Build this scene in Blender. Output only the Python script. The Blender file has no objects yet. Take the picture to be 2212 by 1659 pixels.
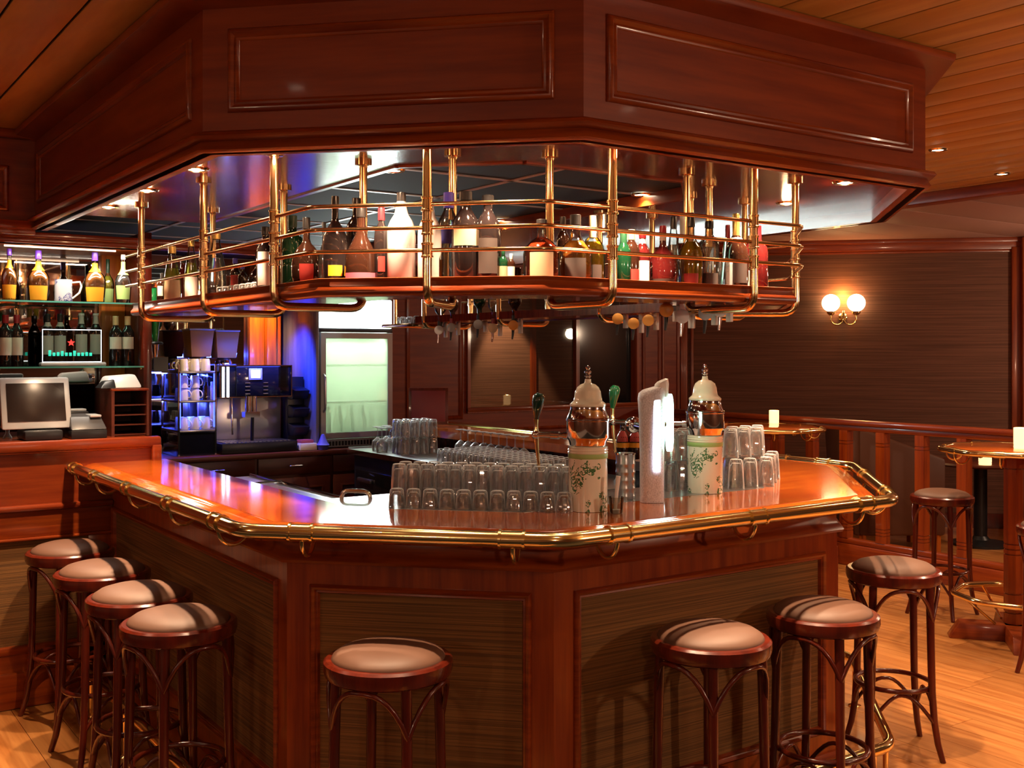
import bpy, bmesh, math, random
from mathutils import Vector, Matrix
random.seed(7)
sc = bpy.context.scene
COL = sc.collection
PI = math.pi
# ------------------------------------------------------------------ camera (level, 34.5 deg from the bar's axes)
F, H, HY, CX = 2344.0, 1.68, 762.0, 1106.0
TH = math.radians(34.5); CT, ST = math.cos(TH), math.sin(TH)
cam = bpy.data.cameras.new('camera'); co = bpy.data.objects.new('camera', cam); COL.objects.link(co)
co.location = (0, 0, H); co.rotation_euler = (PI/2, 0, -TH)
cam.sensor_width = 36; cam.lens = 36*F/2212; cam.shift_y = -(829.5-HY)/2212; cam.clip_start = .05
sc.camera = co
# ------------------------------------------------------------------ world, exposure, render quality
w = bpy.data.worlds.new('room_ambience'); sc.world = w; w.use_nodes = True
w.node_tree.nodes['Background'].inputs[0].default_value = (1.0, .50, .28, 1)
w.node_tree.nodes['Background'].inputs[1].default_value = .10
vs = sc.view_settings; vs.view_transform = 'Standard'; vs.look = 'None'; vs.gamma = 1; vs.use_curve_mapping = False
vs.exposure = 0.55
cy = sc.cycles
cy.use_denoising = True
try: cy.denoiser = 'OPENIMAGEDENOISE'
except Exception: pass
cy.use_adaptive_sampling = True; cy.adaptive_threshold = .02
cy.max_bounces = 9; cy.diffuse_bounces = 4; cy.glossy_bounces = 4; cy.transmission_bounces = 9; cy.transparent_max_bounces = 16
cy.caustics_reflective = False; cy.caustics_refractive = False; cy.sample_clamp_indirect = 6; cy.blur_glossy = .5
WARM = (1.0, .68, .42)
def light(name, kind, loc, energy, color=WARM, parent=None, size=.05, angle=110, blend=.5, tgt=None, sy=None):
    L = bpy.data.lights.new(name, kind); L.energy = energy; L.color = color
    if kind == 'SPOT': L.spot_size = math.radians(angle); L.spot_blend = blend; L.shadow_soft_size = size
    elif kind == 'POINT': L.shadow_soft_size = size
    elif kind == 'AREA':
        L.size = size
        if sy: L.shape = 'RECTANGLE'; L.size_y = sy
    o = bpy.data.objects.new(name, L); COL.objects.link(o); o.location = loc
    if tgt is not None: o.rotation_euler = (Vector(tgt)-Vector(loc)).to_track_quat('-Z', 'Y').to_euler()
    if parent:
        o.parent = parent; o.location = Vector(loc)-wloc(parent)
    return o
# added fill lights out of view, brightening the canopy faces and ceiling
for p_, e_ in (((-2.7, 3.2, 1.95), 20), ((-2.7, .2, 1.95), 30), ((.3, -1.0, 1.95), 26), ((4.2, -1.0, 1.95), 85), ((9.4, 1.2, 1.95), 50), ((9.4, 4.0, 1.95), 40)):
    light('lounge_fill_light', 'POINT', p_, e_, (1, .70, .47), size=.07)
# ------------------------------------------------------------------ pixel -> place helpers (photo 2212 x 1659)
def onz(px, py, h):
    z = (H-h)*F/(py-HY); x = (px-CX)/F*z
    return (x*CT+z*ST, -x*ST+z*CT)
def onY(px, Y):
    t = (px-CX)/F; z = Y/(CT-t*ST); return z*(t*CT+ST)
def onX(px, X):
    t = (px-CX)/F; z = X/(t*CT+ST); return z*(CT-t*ST)
def dep(x, y): return x*ST+y*CT
def hh(py, x, y): return H-(py-HY)*dep(x, y)/F
def atz(px, z):
    x = (px-CX)/F*z; return (x*CT+z*ST, -x*ST+z*CT)
def onseg(px, A, B):
    t = (px-CX)/F; rx, ry = t*CT+ST, -t*ST+CT
    dx, dy = B[0]-A[0], B[1]-A[1]
    det = rx*(-dy)+dx*ry
    k = (A[0]*(-dy)+dx*A[1])/det
    return (rx*k, ry*k)
# ------------------------------------------------------------------ object helpers
def wloc(o):
    v = Vector((0, 0, 0))
    while o: v += o.location; o = o.parent
    return v
def tag(o, label=None, cat=None, group=None, kind=None):
    if label: o['label'] = label
    if cat: o['category'] = cat
    if group: o['group'] = group
    if kind: o['kind'] = kind
    return o
def thing(name, label, cat, loc=(0, 0, 0), rz=0, group=None):
    o = bpy.data.objects.new(name, None); COL.objects.link(o); o.location = loc; o.rotation_euler = (0, 0, rz)
    o.empty_display_size = .05
    return tag(o, label, cat, group)
def copy_tree(o, parent=None):
    c = o.copy(); COL.objects.link(c)
    if parent: c.parent = parent
    for ch in list(o.children): copy_tree(ch, c)
    return c
class MB:
    def __init__(s): s.v = []; s.f = []
    def add(s, vs, fs):
        n = len(s.v); s.v += [tuple(p) for p in vs]; s.f += [tuple(i+n for i in f) for f in fs]; return s
    def box(s, x0, x1, y0, y1, z0, z1):
        return s.add([(x, y, z) for x in (x0, x1) for y in (y0, y1) for z in (z0, z1)],
                     [(0, 1, 3, 2), (4, 6, 7, 5), (0, 4, 5, 1), (2, 3, 7, 6), (0, 2, 6, 4), (1, 5, 7, 3)])
    def fbox(s, fr, a, b, o0, o1, z0, z1):
        A, d, n = fr
        return s.add([(A[0]+d[0]*u+n[0]*o, A[1]+d[1]*u+n[1]*o, z) for u in (a, b) for o in (o0, o1) for z in (z0, z1)],
                     [(0, 1, 3, 2), (4, 6, 7, 5), (0, 4, 5, 1), (2, 3, 7, 6), (0, 2, 6, 4), (1, 5, 7, 3)])
    def hexa(s, p):
        return s.add(p, [(0, 3, 2, 1), (4, 5, 6, 7), (0, 1, 5, 4), (1, 2, 6, 5), (2, 3, 7, 6), (3, 0, 4, 7)])
    def fmould(s, fr, a, b, z0, z1, prof):
        A, d, n = fr; vs = []
        for (u, z, su, sz) in ((a, z0, 1, 1), (b, z0, -1, 1), (b, z1, -1, -1), (a, z1, 1, -1)):
            for w_, o in prof:
                uu, zz = u+su*w_, z+sz*w_
                vs.append((A[0]+d[0]*uu+n[0]*o, A[1]+d[1]*uu+n[1]*o, zz))
        m = len(prof); fs = []
        for k in range(4):
            for i in range(m):
                j = (i+1) % m; k2 = (k+1) % 4
                fs.append((k*m+i, k2*m+i, k2*m+j, k*m+j))
        return s.add(vs, fs)
    def prism(s, poly, z0, z1):
        n = len(poly)
        vs = [(x, y, z0) for x, y in poly]+[(x, y, z1) for x, y in poly]
        return s.add(vs, [tuple(range(n-1, -1, -1)), tuple(range(n, 2*n))]+[(i, (i+1) % n, n+(i+1) % n, n+i) for i in range(n)])
    def lathe(s, prof, seg=20, c=(0, 0, 0), a0=0.0):
        vs = []; fs = []; rings = []
        for r, z in prof:
            if r < 1e-6: rings.append([len(vs)]); vs.append((c[0], c[1], c[2]+z))
            else:
                rings.append(list(range(len(vs), len(vs)+seg)))
                vs += [(c[0]+r*math.cos(a0+2*PI*k/seg), c[1]+r*math.sin(a0+2*PI*k/seg), c[2]+z) for k in range(seg)]
        for A, B in zip(rings, rings[1:]):
            for k in range(seg):
                k2 = (k+1) % seg
                if len(A) == 1 and len(B) == 1: continue
                if len(A) == 1: fs.append((A[0], B[k2], B[k]))
                elif len(B) == 1: fs.append((A[k], A[k2], B[0]))
                else: fs.append((A[k], A[k2], B[k2], B[k]))
        return s.add(vs, fs)
    def tube(s, pts, r, seg=10, closed=False):
        P = [Vector(p) for p in pts]; n = len(P); T = []
        for i in range(n):
            a = P[(i-1) % n] if (closed or i > 0) else P[i]; b = P[(i+1) % n] if (closed or i < n-1) else P[i]
            T.append((b-a).normalized())
        up = Vector((0, 0, 1)) if abs(T[0].z) < .9 else Vector((1, 0, 0))
        N = T[0].cross(up).normalized(); vs = []
        for i in range(n):
            N = (N-T[i]*N.dot(T[i])).normalized(); B = T[i].cross(N)
            ri = r[i] if isinstance(r, (list, tuple)) else r
            if 0 < i < n-1 or closed:
                e = (P[i]-P[i-1]).normalized(); cs = max(.5, T[i].dot(e))
            else: cs = 1
            for k in range(seg):
                a = 2*PI*k/seg
                vs.append(P[i]+(N*math.cos(a)+B*math.sin(a))*ri)
        fs = []
        for i in range(n if closed else n-1):
            j = (i+1) % n
            for k in range(seg):
                k2 = (k+1) % seg; fs.append((i*seg+k, i*seg+k2, j*seg+k2, j*seg+k))
        if not closed: fs += [tuple(range(seg-1, -1, -1)), tuple(range((n-1)*seg, n*seg))]
        return s.add(vs, fs)
    def sweep(s, path, prof, closed=False):
        n = len(path); m = len(prof); vs = []; fs = []
        def nrm(a, b):
            d = Vector((b[0]-a[0], b[1]-a[1])).normalized(); return Vector((d.y, -d.x))
        for i in range(n):
            n1 = nrm(path[i-1], path[i]) if (closed or i > 0) else None
            n2 = nrm(path[i], path[(i+1) % n]) if (closed or i < n-1) else None
            if n1 is None: mm = n2
            elif n2 is None: mm = n1
            else: mm = (n1+n2)/(1+n1.dot(n2))
            for o, z in prof: vs.append((path[i][0]+mm.x*o, path[i][1]+mm.y*o, z))
        for i in range(n if closed else n-1):
            j = (i+1) % n
            for k in range(m):
                k2 = (k+1) % m; fs.append((i*m+k, j*m+k, j*m+k2, i*m+k2))
        if not closed: fs += [tuple(range(m)), tuple(range(n*m-1, (n-1)*m-1, -1))]
        return s.add(vs, fs)
    def ball(s, c, r, seg=16, sz=1):
        n = seg//2
        return s.lathe([(r*math.sin(PI*i/n) if 0 < i < n else 0, -r*sz*math.cos(PI*i/n)) for i in range(n+1)], seg, c)
    def build(s, name, mat, parent=None, ang=32, bevel=0):
        me = bpy.data.meshes.new(name)
        off = wloc(parent) if parent else Vector((0, 0, 0))
        me.from_pydata([(x-off.x, y-off.y, z-off.z) for x, y, z in s.v], [], s.f)
        bm = bmesh.new(); bm.from_mesh(me); bmesh.ops.recalc_face_normals(bm, faces=bm.faces)
        if bevel:
            es = [e for e in bm.edges if len(e.link_faces) == 2 and e.calc_face_angle(0) > .6]
            bmesh.ops.bevel(bm, geom=es, offset=bevel, segments=2, profile=.5, affect='EDGES', clamp_overlap=True)
        bm.to_mesh(me); bm.free()
        me.polygons.foreach_set('use_smooth', [True]*len(me.polygons))
        me.set_sharp_from_angle(angle=math.radians(min(ang, 25) if bevel else ang))
        me.materials.append(mat)
        o = bpy.data.objects.new(name, me); COL.objects.link(o)
        if parent: o.parent = parent
        return o
def struct(name, mb, mat, **k):
    o = mb.build(name, mat, **k); o['kind'] = 'structure'; return o
def frame_of(A, B):
    d = Vector((B[0]-A[0], B[1]-A[1])); L = d.length; d /= L
    return (A, (d.x, d.y), (d.y, -d.x)), L
def roundpath(pts, r, n=5, closed=False):
    out = []
    N = len(pts)
    for i, p in enumerate(pts):
        if not closed and i in (0, N-1): out.append(Vector(p)); continue
        p = Vector(p); a = (Vector(pts[i-1])-p); b = (Vector(pts[(i+1) % N])-p)
        ra = min(r, a.length*.45, b.length*.45); a = a.normalized()*ra; b = b.normalized()*ra
        for k in range(n+1):
            t = k/n; out.append((p+a)*(1-t)**2+p*2*t*(1-t)+(p+b)*t*t)
    return out
# ------------------------------------------------------------------ materials
def srgb(h):
    h = h.lstrip('#'); c = [int(h[i:i+2], 16)/255 for i in (0, 2, 4)]
    return tuple(((x+.055)/1.055)**2.4 if x > .04045 else x/12.92 for x in c)+(1,)
def pmat(name, col, rough=.5, metal=0, coat=0, trans=0, emit=None, es=0, ior=1.45, alpha=1, aniso=0):
    m = bpy.data.materials.new(name); m.use_nodes = True; b = m.node_tree.nodes['Principled BSDF']
    if isinstance(col, str): col = srgb(col)
    b.inputs['Base Color'].default_value = tuple(col[:3])+(1,)
    b.inputs['Roughness'].default_value = rough; b.inputs['Metallic'].default_value = metal
    b.inputs['Coat Weight'].default_value = coat; b.inputs['Coat Roughness'].default_value = .08
    b.inputs['Transmission Weight'].default_value = trans; b.inputs['IOR'].default_value = ior
    if emit: b.inputs['Emission Color'].default_value = tuple(emit[:3])+(1,); b.inputs['Emission Strength'].default_value = es
    return m
def nodes(m): return m.node_tree.nodes, m.node_tree.links, m.node_tree.nodes['Principled BSDF']
def grain(name, c1, c2, scale, rough=.35, coat=.0, bump=0, contrast=(.35, .65), detail=4, rnd=0, fine=None):
    m = pmat(name, c1, rough, coat=coat); N, L, b = nodes(m)
    tc = N.new('ShaderNodeTexCoord'); mp = N.new('ShaderNodeMapping'); mp.inputs['Scale'].default_value = scale
    nz = N.new('ShaderNodeTexNoise'); nz.inputs['Scale'].default_value = 1; nz.inputs['Detail'].default_value = detail; nz.inputs['Roughness'].default_value = .6
    rp = N.new('ShaderNodeValToRGB'); rp.color_ramp.elements[0].position = contrast[0]; rp.color_ramp.elements[1].position = contrast[1]
    rp.color_ramp.elements[0].color = srgb(c1) if isinstance(c1, str) else c1; rp.color_ramp.elements[1].color = srgb(c2) if isinstance(c2, str) else c2
    L.new(tc.outputs['Object'], mp.inputs[0]); L.new(mp.outputs[0], nz.inputs['Vector']); L.new(nz.outputs[0], rp.inputs[0])
    out = rp.outputs[0]
    if rnd:
        oi = N.new('ShaderNodeObjectInfo'); mr = N.new('ShaderNodeMapRange'); mr.inputs[3].default_value = 1-rnd; mr.inputs[4].default_value = 1+rnd
        mx = N.new('ShaderNodeMix'); mx.data_type = 'RGBA'; mx.blend_type = 'MULTIPLY'; mx.inputs[0].default_value = 1
        L.new(oi.outputs['Random'], mr.inputs[0]); L.new(out, mx.inputs[6]); L.new(mr.outputs[0], mx.inputs[7]); out = mx.outputs[2]
        ad = N.new('ShaderNodeVectorMath'); ad.operation = 'ADD'; ml = N.new('ShaderNodeMath'); ml.operation = 'MULTIPLY'; ml.inputs[1].default_value = 37
        L.new(oi.outputs['Random'], ml.inputs[0]); L.new(tc.outputs['Object'], ad.inputs[0]); L.new(ml.outputs[0], ad.inputs[1]); L.new(ad.outputs[0], mp.inputs[0])
    L.new(out, b.inputs['Base Color'])
    if bump:
        bp = N.new('ShaderNodeBump'); bp.inputs['Strength'].default_value = bump; bp.inputs['Distance'].default_value = .002
        L.new(nz.outputs[0], bp.inputs['Height']); L.new(bp.outputs[0], b.inputs['Normal'])
    return m
M = {}
WD, WL = '#72280c', '#944012'
M['wood_h'] = grain('mahogany', WD, WL, (2.2, 2.2, 38), .32, coat=.25)
M['wood_v'] = grain('mahogany_upright', WD, WL, (30, 30, 1.5), .30, coat=.25)
M['wood_panel'] = grain('mahogany_veneer', '#6e240c', '#883612', (1.6, 1.6, 20), .38, coat=.12)
M['wood_soffit'] = grain('mahogany_soffit', '#5f1c10', '#7c2c18', (7, 60, 7), .20, coat=.4, bump=.35)
M['wood_top'] = grain('polished_counter_wood', '#a04014', '#c8641e', (3, 9, 5), .11, coat=.8, contrast=(.3, .7))
M['wood_dark'] = grain('dark_bentwood', '#4a160d', '#66200f', (20, 20, 3), .25, coat=.4)
M['wood_desk'] = grain('desk_wood', '#6e2610', '#883816', (2.2, 2.2, 40), .28, coat=.4)
M['wood_orange'] = grain('back_bar_wood', '#a04a14', '#c8701c', (30, 30, 2), .35, coat=.2)
M['wood_cab'] = grain('cabinet_wood', '#4a1c10', '#5c2614', (2, 2, 30), .4)
M['plank_c'] = grain('ceiling_plank_wood', '#b4803c', '#c4924a', (9, 1.1, 9), .5, rnd=.05, contrast=(.42, .60), detail=3)
M['plank_f'] = grain('floor_plank_wood', '#a0602c', '#c48448', (26, 1.4, 10), .33, rnd=.12, coat=.15)
M['cloth'] = grain('grasscloth', '#5c3c1c', '#84592c', (1.4, 1.4, 210), .85, bump=.5, contrast=(.38, .62), detail=3)
M['cloth_wall'] = grain('grasscloth_wall', '#593828', '#744a38', (1.2, 1.2, 90), .85, bump=.5, contrast=(.36, .64), detail=3)
M['brass'] = pmat('polished_brass', (1.0, .78, .36), .14, 1)
M['brass_old'] = pmat('warm_brass', (.92, .62, .30), .16, 1)
M['chrome'] = pmat('chrome', (.82, .80, .80), .08, 1)
M['steel'] = pmat('brushed_steel', (.55, .55, .57), .28, 1)
M['black'] = pmat('black_plastic', (.012, .012, .014), .35)
M['gloss_black'] = pmat('gloss_black', (.008, .008, .010), .08)
M['dark_gap'] = pmat('dark_recess', (.01, .006, .004), .8)
M['leather'] = pmat('seat_leather', '#684838', .55)
M['brown_leather'] = pmat('brown_upholstery', '#54301f', .5)
M['tile'] = pmat('black_ceiling_tile', (.014, .015, .016), .8)
M['tbar'] = pmat('ceiling_grid_bar', (.6, .6, .6), .4)
M['pale_panel'] = pmat('pale_ceiling_panel', '#a5786a', .6)
M['ceramic'] = pmat('cream_ceramic', '#efe6cf', .12, coat=.6)
M['white'] = pmat('white_plastic', '#e9e7e4', .3)
M['offwhite'] = pmat('silver_grey_plastic', '#b8bcbf', .3, .3)
M['label'] = pmat('paper_label', '#c8c0b6', .55)
M['mirror'] = pmat('mirror_glass', (.42, .40, .38), .02, 1)
M['lamp'] = pmat('lit_lens', (1, 1, 1), .3, emit=(1, .86, .62), es=22)
M['lamp_soft'] = pmat('warm_strip', (1, 1, 1), .3, emit=(1, .75, .5), es=1.5)
M['globe'] = pmat('lit_opal_globe', (1, .9, .7), .3, emit=(1, .74, .38), es=9)
M['candle'] = pmat('candle_lit_glass', (1, .85, .6), .4, emit=(1, .55, .22), es=1.5)
M['flame'] = pmat('candle_flame', (1, .9, .6), .4, emit=(1, .75, .35), es=14)
M['header'] = pmat('lit_header_panel', (1, 1, 1), .3, emit=(.86, 1, .95), es=7.5)
M['blue_led'] = pmat('blue_led', (.1, .2, 1), .3, emit=(.03, .06, 1), es=5)
M['white_led'] = pmat('white_led', (1, 1, 1), .3, emit=(.85, .9, 1), es=3)
M['green_led'] = pmat('green_glow', (.5, 1, .7), .3, emit=(.55, 1, .80), es=3.5)
M['screen'] = pmat('dark_screen', '#241a17', .25)
M['lcd'] = pmat('lit_display', (1, 1, 1), .3, emit=(.8, .85, 1), es=4)
M['fridge_in'] = pmat('fridge_liner', '#dfe6d8', .5)
def thin_glass(name, tint=(1, 1, 1), fac=1.0, rough=.02, base=.06):
    m = bpy.data.materials.new(name); m.use_nodes = True; N, L = m.node_tree.nodes, m.node_tree.links; N.remove(N['Principled BSDF'])
    tr = N.new('ShaderNodeBsdfTransparent'); tr.inputs[0].default_value = tuple(tint)+(1,)
    gl = N.new('ShaderNodeBsdfGlossy'); gl.inputs['Roughness'].default_value = rough
    lw = N.new('ShaderNodeLayerWeight'); lw.inputs[0].default_value = .35
    ma = N.new('ShaderNodeMath'); ma.operation = 'MULTIPLY_ADD'; ma.inputs[1].default_value = fac; ma.inputs[2].default_value = base; ma.use_clamp = True
    mx = N.new('ShaderNodeMixShader'); L.new(lw.outputs['Fresnel'], ma.inputs[0]); L.new(ma.outputs[0], mx.inputs[0])
    L.new(tr.outputs[0], mx.inputs[1]); L.new(gl.outputs[0], mx.inputs[2]); L.new(mx.outputs[0], N['Material Output'].inputs[0])
    return m
M['pane'] = thin_glass('clear_pane', (.93, .98, .96), .3, base=.03)
M['pane_g'] = thin_glass('greenish_pane', (.55, .85, .75), .6, base=.1)
M['bglass'] = thin_glass('clear_bottle_glass', (.86, .88, .85), .9)
def glassware(name, haze, fac=1.3, base=.10, col=(.9, .88, .9), tint=(.97, .97, .98), rough=.02, edge=0):
    m = thin_glass(name, tint, fac, rough, base); N, L = m.node_tree.nodes, m.node_tree.links
    out = N['Material Output']; src = out.inputs[0].links[0].from_socket
    tl = N.new('ShaderNodeBsdfTranslucent'); tl.inputs[0].default_value = tuple(col)+(1,); df = N.new('ShaderNodeBsdfDiffuse'); df.inputs[0].default_value = tuple(col)+(1,)
    m1 = N.new('ShaderNodeMixShader'); m1.inputs[0].default_value = .5; L.new(tl.outputs[0], m1.inputs[1]); L.new(df.outputs[0], m1.inputs[2])
    m2 = N.new('ShaderNodeMixShader'); m2.inputs[0].default_value = haze
    if edge:  # whitens glancing edges, painting in the bright lines of refracted light
        lw = N.new('ShaderNodeLayerWeight'); lw.inputs[0].default_value = .5; pw = N.new('ShaderNodeMath'); pw.operation = 'POWER'; pw.inputs[1].default_value = 2.2
        ma = N.new('ShaderNodeMath'); ma.operation = 'MULTIPLY_ADD'; ma.inputs[1].default_value = edge; ma.inputs[2].default_value = haze; ma.use_clamp = True
        L.new(lw.outputs['Facing'], pw.inputs[0]); L.new(pw.outputs[0], ma.inputs[0]); L.new(ma.outputs[0], m2.inputs[0])
    L.new(src, m2.inputs[1]); L.new(m1.outputs[0], m2.inputs[2]); L.new(m2.outputs[0], out.inputs[0])
    return m
M['frost'] = glassware('hazy_door_glass', .5, .6, .05, (.85, .93, .82), (.85, .93, .86))
M['glass'] = glassware('drinking_glass', .035, 1.2, .10, (1, .98, .98), (1, 1, 1), .05, .95)
# coloured bottle / liquid materials
def liq(name, col, rough=.06, coat=.5, sp=0): return pmat(name, col, rough, coat=coat, trans=sp)
M['b_black'] = liq('black_bottle_glass', (.012, .008, .008))
M['b_dark'] = liq('dark_brown_bottle_glass', (.02, .007, .004))
M['b_green'] = liq('dark_green_bottle_glass', (.004, .03, .012))
M['b_vgreen'] = liq('bright_green_bottle_glass', (.02, .45, .10), sp=.5)
M['b_white'] = liq('white_glazed_bottle', (.42, .37, .35), .15)
M['b_red'] = liq('deep_red_bottle', (.06, .006, .006))
M['l_amber'] = liq('amber_spirit', (.65, .22, .03), sp=.6)
M['l_gold'] = liq('golden_spirit', (.75, .42, .02), sp=.6)
M['l_red'] = liq('red_brown_spirit', (.35, .035, .01), sp=.5)
M['l_orange'] = liq('orange_spirit', (.75, .26, .06), sp=.5)
M['l_yel'] = liq('yellow_green_spirit', (.62, .60, .06), sp=.6)
M['l_clear'] = liq('clear_spirit', (.80, .80, .76), sp=.85)
M['c_red'] = pmat('red_cap', (.22, .01, .015), .3); M['c_blue'] = pmat('blue_cap', (.07, .05, .45), .3)
M['c_black'] = pmat('black_cap', (.015, .013, .013), .3); M['c_gold'] = pmat('gold_cap', (.75, .52, .16), .25, .8)
M['c_white'] = pmat('white_cap', (.7, .68, .62), .4); M['c_cork'] = pmat('cork_cap', (.50, .32, .17), .6)
M['c_purple'] = pmat('purple_cap', (.10, .03, .36), .3); M['c_green'] = pmat('green_cap', (.008, .045, .02), .3)
M['p_yel'] = pmat('yellow_label', (.62, .27, .01), .5); M['p_red'] = pmat('red_label', (.28, .02, .015), .5)
M['p_cream'] = pmat('cream_label', (.42, .29, .17), .5); M['p_dark'] = pmat('dark_label', (.05, .035, .03), .5)
M['p_blue'] = pmat('blue_label', (.10, .10, .45), .5); M['p_green'] = pmat('green_label', (.35, .50, .16), .5)
M['p_pink'] = pmat('pink_label', (.4, .08, .12), .5)
def deco(name, base, ink, thr, scale=38, lo=None):
    m = pmat(name, base, .12, coat=.6); N, L, b = nodes(m)
    tc = N.new('ShaderNodeTexCoord'); vo = N.new('ShaderNodeTexNoise'); vo.inputs['Scale'].default_value = scale; vo.inputs['Detail'].default_value = 1.5; vo.inputs['Distortion'].default_value = 2.2
    a = N.new('ShaderNodeMath'); a.operation = 'SUBTRACT'; a.inputs[1].default_value = .5; ab = N.new('ShaderNodeMath'); ab.operation = 'ABSOLUTE'
    lt = N.new('ShaderNodeMath'); lt.operation = 'LESS_THAN'; lt.inputs[1].default_value = thr
    big = N.new('ShaderNodeTexNoise'); big.inputs['Scale'].default_value = 14; gt = N.new('ShaderNodeMath'); gt.operation = 'GREATER_THAN'; gt.inputs[1].default_value = .52
    ml = N.new('ShaderNodeMath'); ml.operation = 'MULTIPLY'
    mx = N.new('ShaderNodeMix'); mx.data_type = 'RGBA'; mx.inputs[6].default_value = srgb(base); mx.inputs[7].default_value = srgb(ink)
    L.new(tc.outputs['Object'], vo.inputs['Vector']); L.new(tc.outputs['Object'], big.inputs['Vector'])
    L.new(vo.outputs[0], a.inputs[0]); L.new(a.outputs[0], ab.inputs[0]); L.new(ab.outputs[0], lt.inputs[0]); L.new(big.outputs[0], gt.inputs[0])
    L.new(lt.outputs[0], ml.inputs[0]); L.new(gt.outputs[0], ml.inputs[1]); L.new(ml.outputs[0], mx.inputs[0]); L.new(mx.outputs[2], b.inputs['Base Color'])
    return m
M['delft'] = deco('green_painted_ceramic', '#efe8d4', '#4f7a50', .07)
M['stein'] = deco('blue_painted_stoneware', '#a9a7ab', '#2c3a70', .07, 60)

# ================================================================== LARGE STRUCTURE
CEIL = 2.782
KC = .946
def cz(z): return 1.68+(z-1.68)*KC
# floor boards along the room's length, each its own board
fl = struct('floor', MB().box(-1.2, 10.2, -1.0, 9.6, -.08, -.004), M['dark_gap'])
bw = .172; pm = []
for L_ in (1.6, 2.0, 2.4):
    pm.append(MB().add([(x, y, z) for x in (.0012, bw-.0012) for y in (.0012, L_-.0012) for z in (-.02, 0)],
              [(0, 1, 3, 2), (4, 6, 7, 5), (0, 4, 5, 1), (2, 3, 7, 6), (0, 2, 6, 4), (1, 5, 7, 3)]).build('plank', M['plank_f']))
first = {i: True for i in range(3)}; nf = 0
regions = []
x = -.6; row = 0; xc_ = 7.6
def seen(x_, y_):
    z_ = dep(x_, y_)
    if z_ < 1: return False
    px = CX+F*(x_*CT-y_*ST)/z_; py = HY+F*H/z_
    return -150 < px < 2350 and 1100 < py < 1800 and not (640 < px < 1790)
while x < 10.0:
    y = -.6-random.random()*1.4
    while y < 8.4:
        i = random.randrange(3); L_ = (1.6, 2.0, 2.4)[i]
        inbar = (x > 1.75 and x < 3.9 and y > 3.2)
        vis = not inbar and not (x < 1.2 and y > 5.6) and not (x+y > xc_+8.2) and any(seen(x+.09, y+L_*q) for q in (0, .25, .5, .75, 1))
        if vis and nf < 297:
            o = pm[i] if first[i] else pm[i].copy()
            if not first[i]: COL.objects.link(o)
            first[i] = False; o.parent = fl; o.location = (x, y, 0); nf += 1
        y += L_
    x += bw; row += 1
# ceiling of long boards
ce = struct('ceiling', MB().box(-3.2, 10.2, -1.4, 9.6, CEIL+.012, CEIL+.08), M['dark_gap'])
cw = .2035; cp = None; k = -30
while True:
    x0 = 3.278+cw*k; k += 1
    if x0+cw < -3.0: continue
    if x0 > 6.56: break
    if cp is None: cp = MB().box(.0045, cw-.0045, 0, 9.2, 0, .012).build('plank', M['plank_c'], bevel=.0025); o = cp
    else: o = cp.copy(); COL.objects.link(o)
    o.parent = ce; o.location = (x0, -1.2, CEIL)
pp = None; y = 1.0
while y < 8.2:
    if pp is None: pp = MB().box(0, 3.3, .004, .596, 0, .012).build('panel', M['pale_panel'], bevel=.002); o = pp
    else: o = pp.copy(); COL.objects.link(o)
    o.parent = ce; o.location = (6.7, y, CEIL); y += .6
struct('trim_1', MB().box(6.56, 6.70, -1, 8.05, CEIL-.075, CEIL), M['wood_h'], bevel=.008)
# back wall behind the bar
YB = 8.05
xw0, xw1 = onY(1013, YB), onY(1372, YB)
xc = onY(1470, YB)
zt = 2.40
wb = MB().box(-1, xw0, YB, YB+.1, 0, CEIL).box(xw0, xw1, YB, YB+.1, 0, 1.18).box(xw0, xw1, YB, YB+.1, zt, CEIL).box(xw1, xc, YB, YB+.1, 0, CEIL)
wall_back = struct('wall_back', wb, M['wood_panel'])
fr = ((0, YB), (1, 0), (0, -1))
xp0 = onY(884, YB)
for a, b, z0, z1 in ((xp0, xw0-.10, 1.13, 2.5), (xw0+.05, xw1-.05, .30, .98), (onY(1392, YB), onY(1422, YB), .3, 2.55), (onY(1434, YB), onY(1462, YB), .3, 2.55)):
    MB().fmould(fr, a, b, z0, z1, [(-.03, 0), (-.03, .014), (-.015, .024), (0, .014), (.006, .004), (.006, 0)]).build('panel_molding', M['wood_v'], wall_back)
MB().box(xw0-.03, xw1+.03, YB-.035, YB, 1.16, 1.20).build('sill_molding', M['wood_h'], wall_back, bevel=.008)
# recessed window of the back wall: lit grasscloth behind, black glass on one side
w1 = struct('window_1', MB().fmould(fr, xw0, xw1, 1.18, zt, [(-.03, 0), (-.03, .03), (0, .03), (.012, .01), (.012, -.06), (0, -.06)]), M['wood_v'])
xm = onY(1243, YB+.06)
MB().box(xm, xw1, YB+.05, YB+.06, 1.18, zt).build('dark_pane', M['gloss_black'], w1)
MB().box(xw0, xm, YB+.05, YB+.056, 1.18, zt).build('clear_pane', M['pane'], w1)
MB().box(xm-.02, xm+.02, YB+.02, YB+.07, 1.18, zt).build('mullion', M['wood_v'], w1)
YN = 9.15
wall_niche = struct('wall_niche', MB().box(xw0-.6, xw1+.5, YN, YN+.05, .8, 2.8), M['cloth_wall'])
MB().box(onY(1150, YN)-.03, onY(1150, YN)+.03, YN-.03, YN, .8, 2.8).build('post', M['wood_v'], wall_niche)
MB().box(xw0-.6, xw1+.5, YB+.1, YN, .95, 1.0).build('ledge', M['wood_h'], wall_niche)
light('niche_spot', 'SPOT', (onY(1115, YN-.35), YN-.32, 2.55), 85, (1, .66, .36), angle=50, blend=.35, size=.03, tgt=(onY(1112, YN-.1), YN-.12, 1.2))
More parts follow.
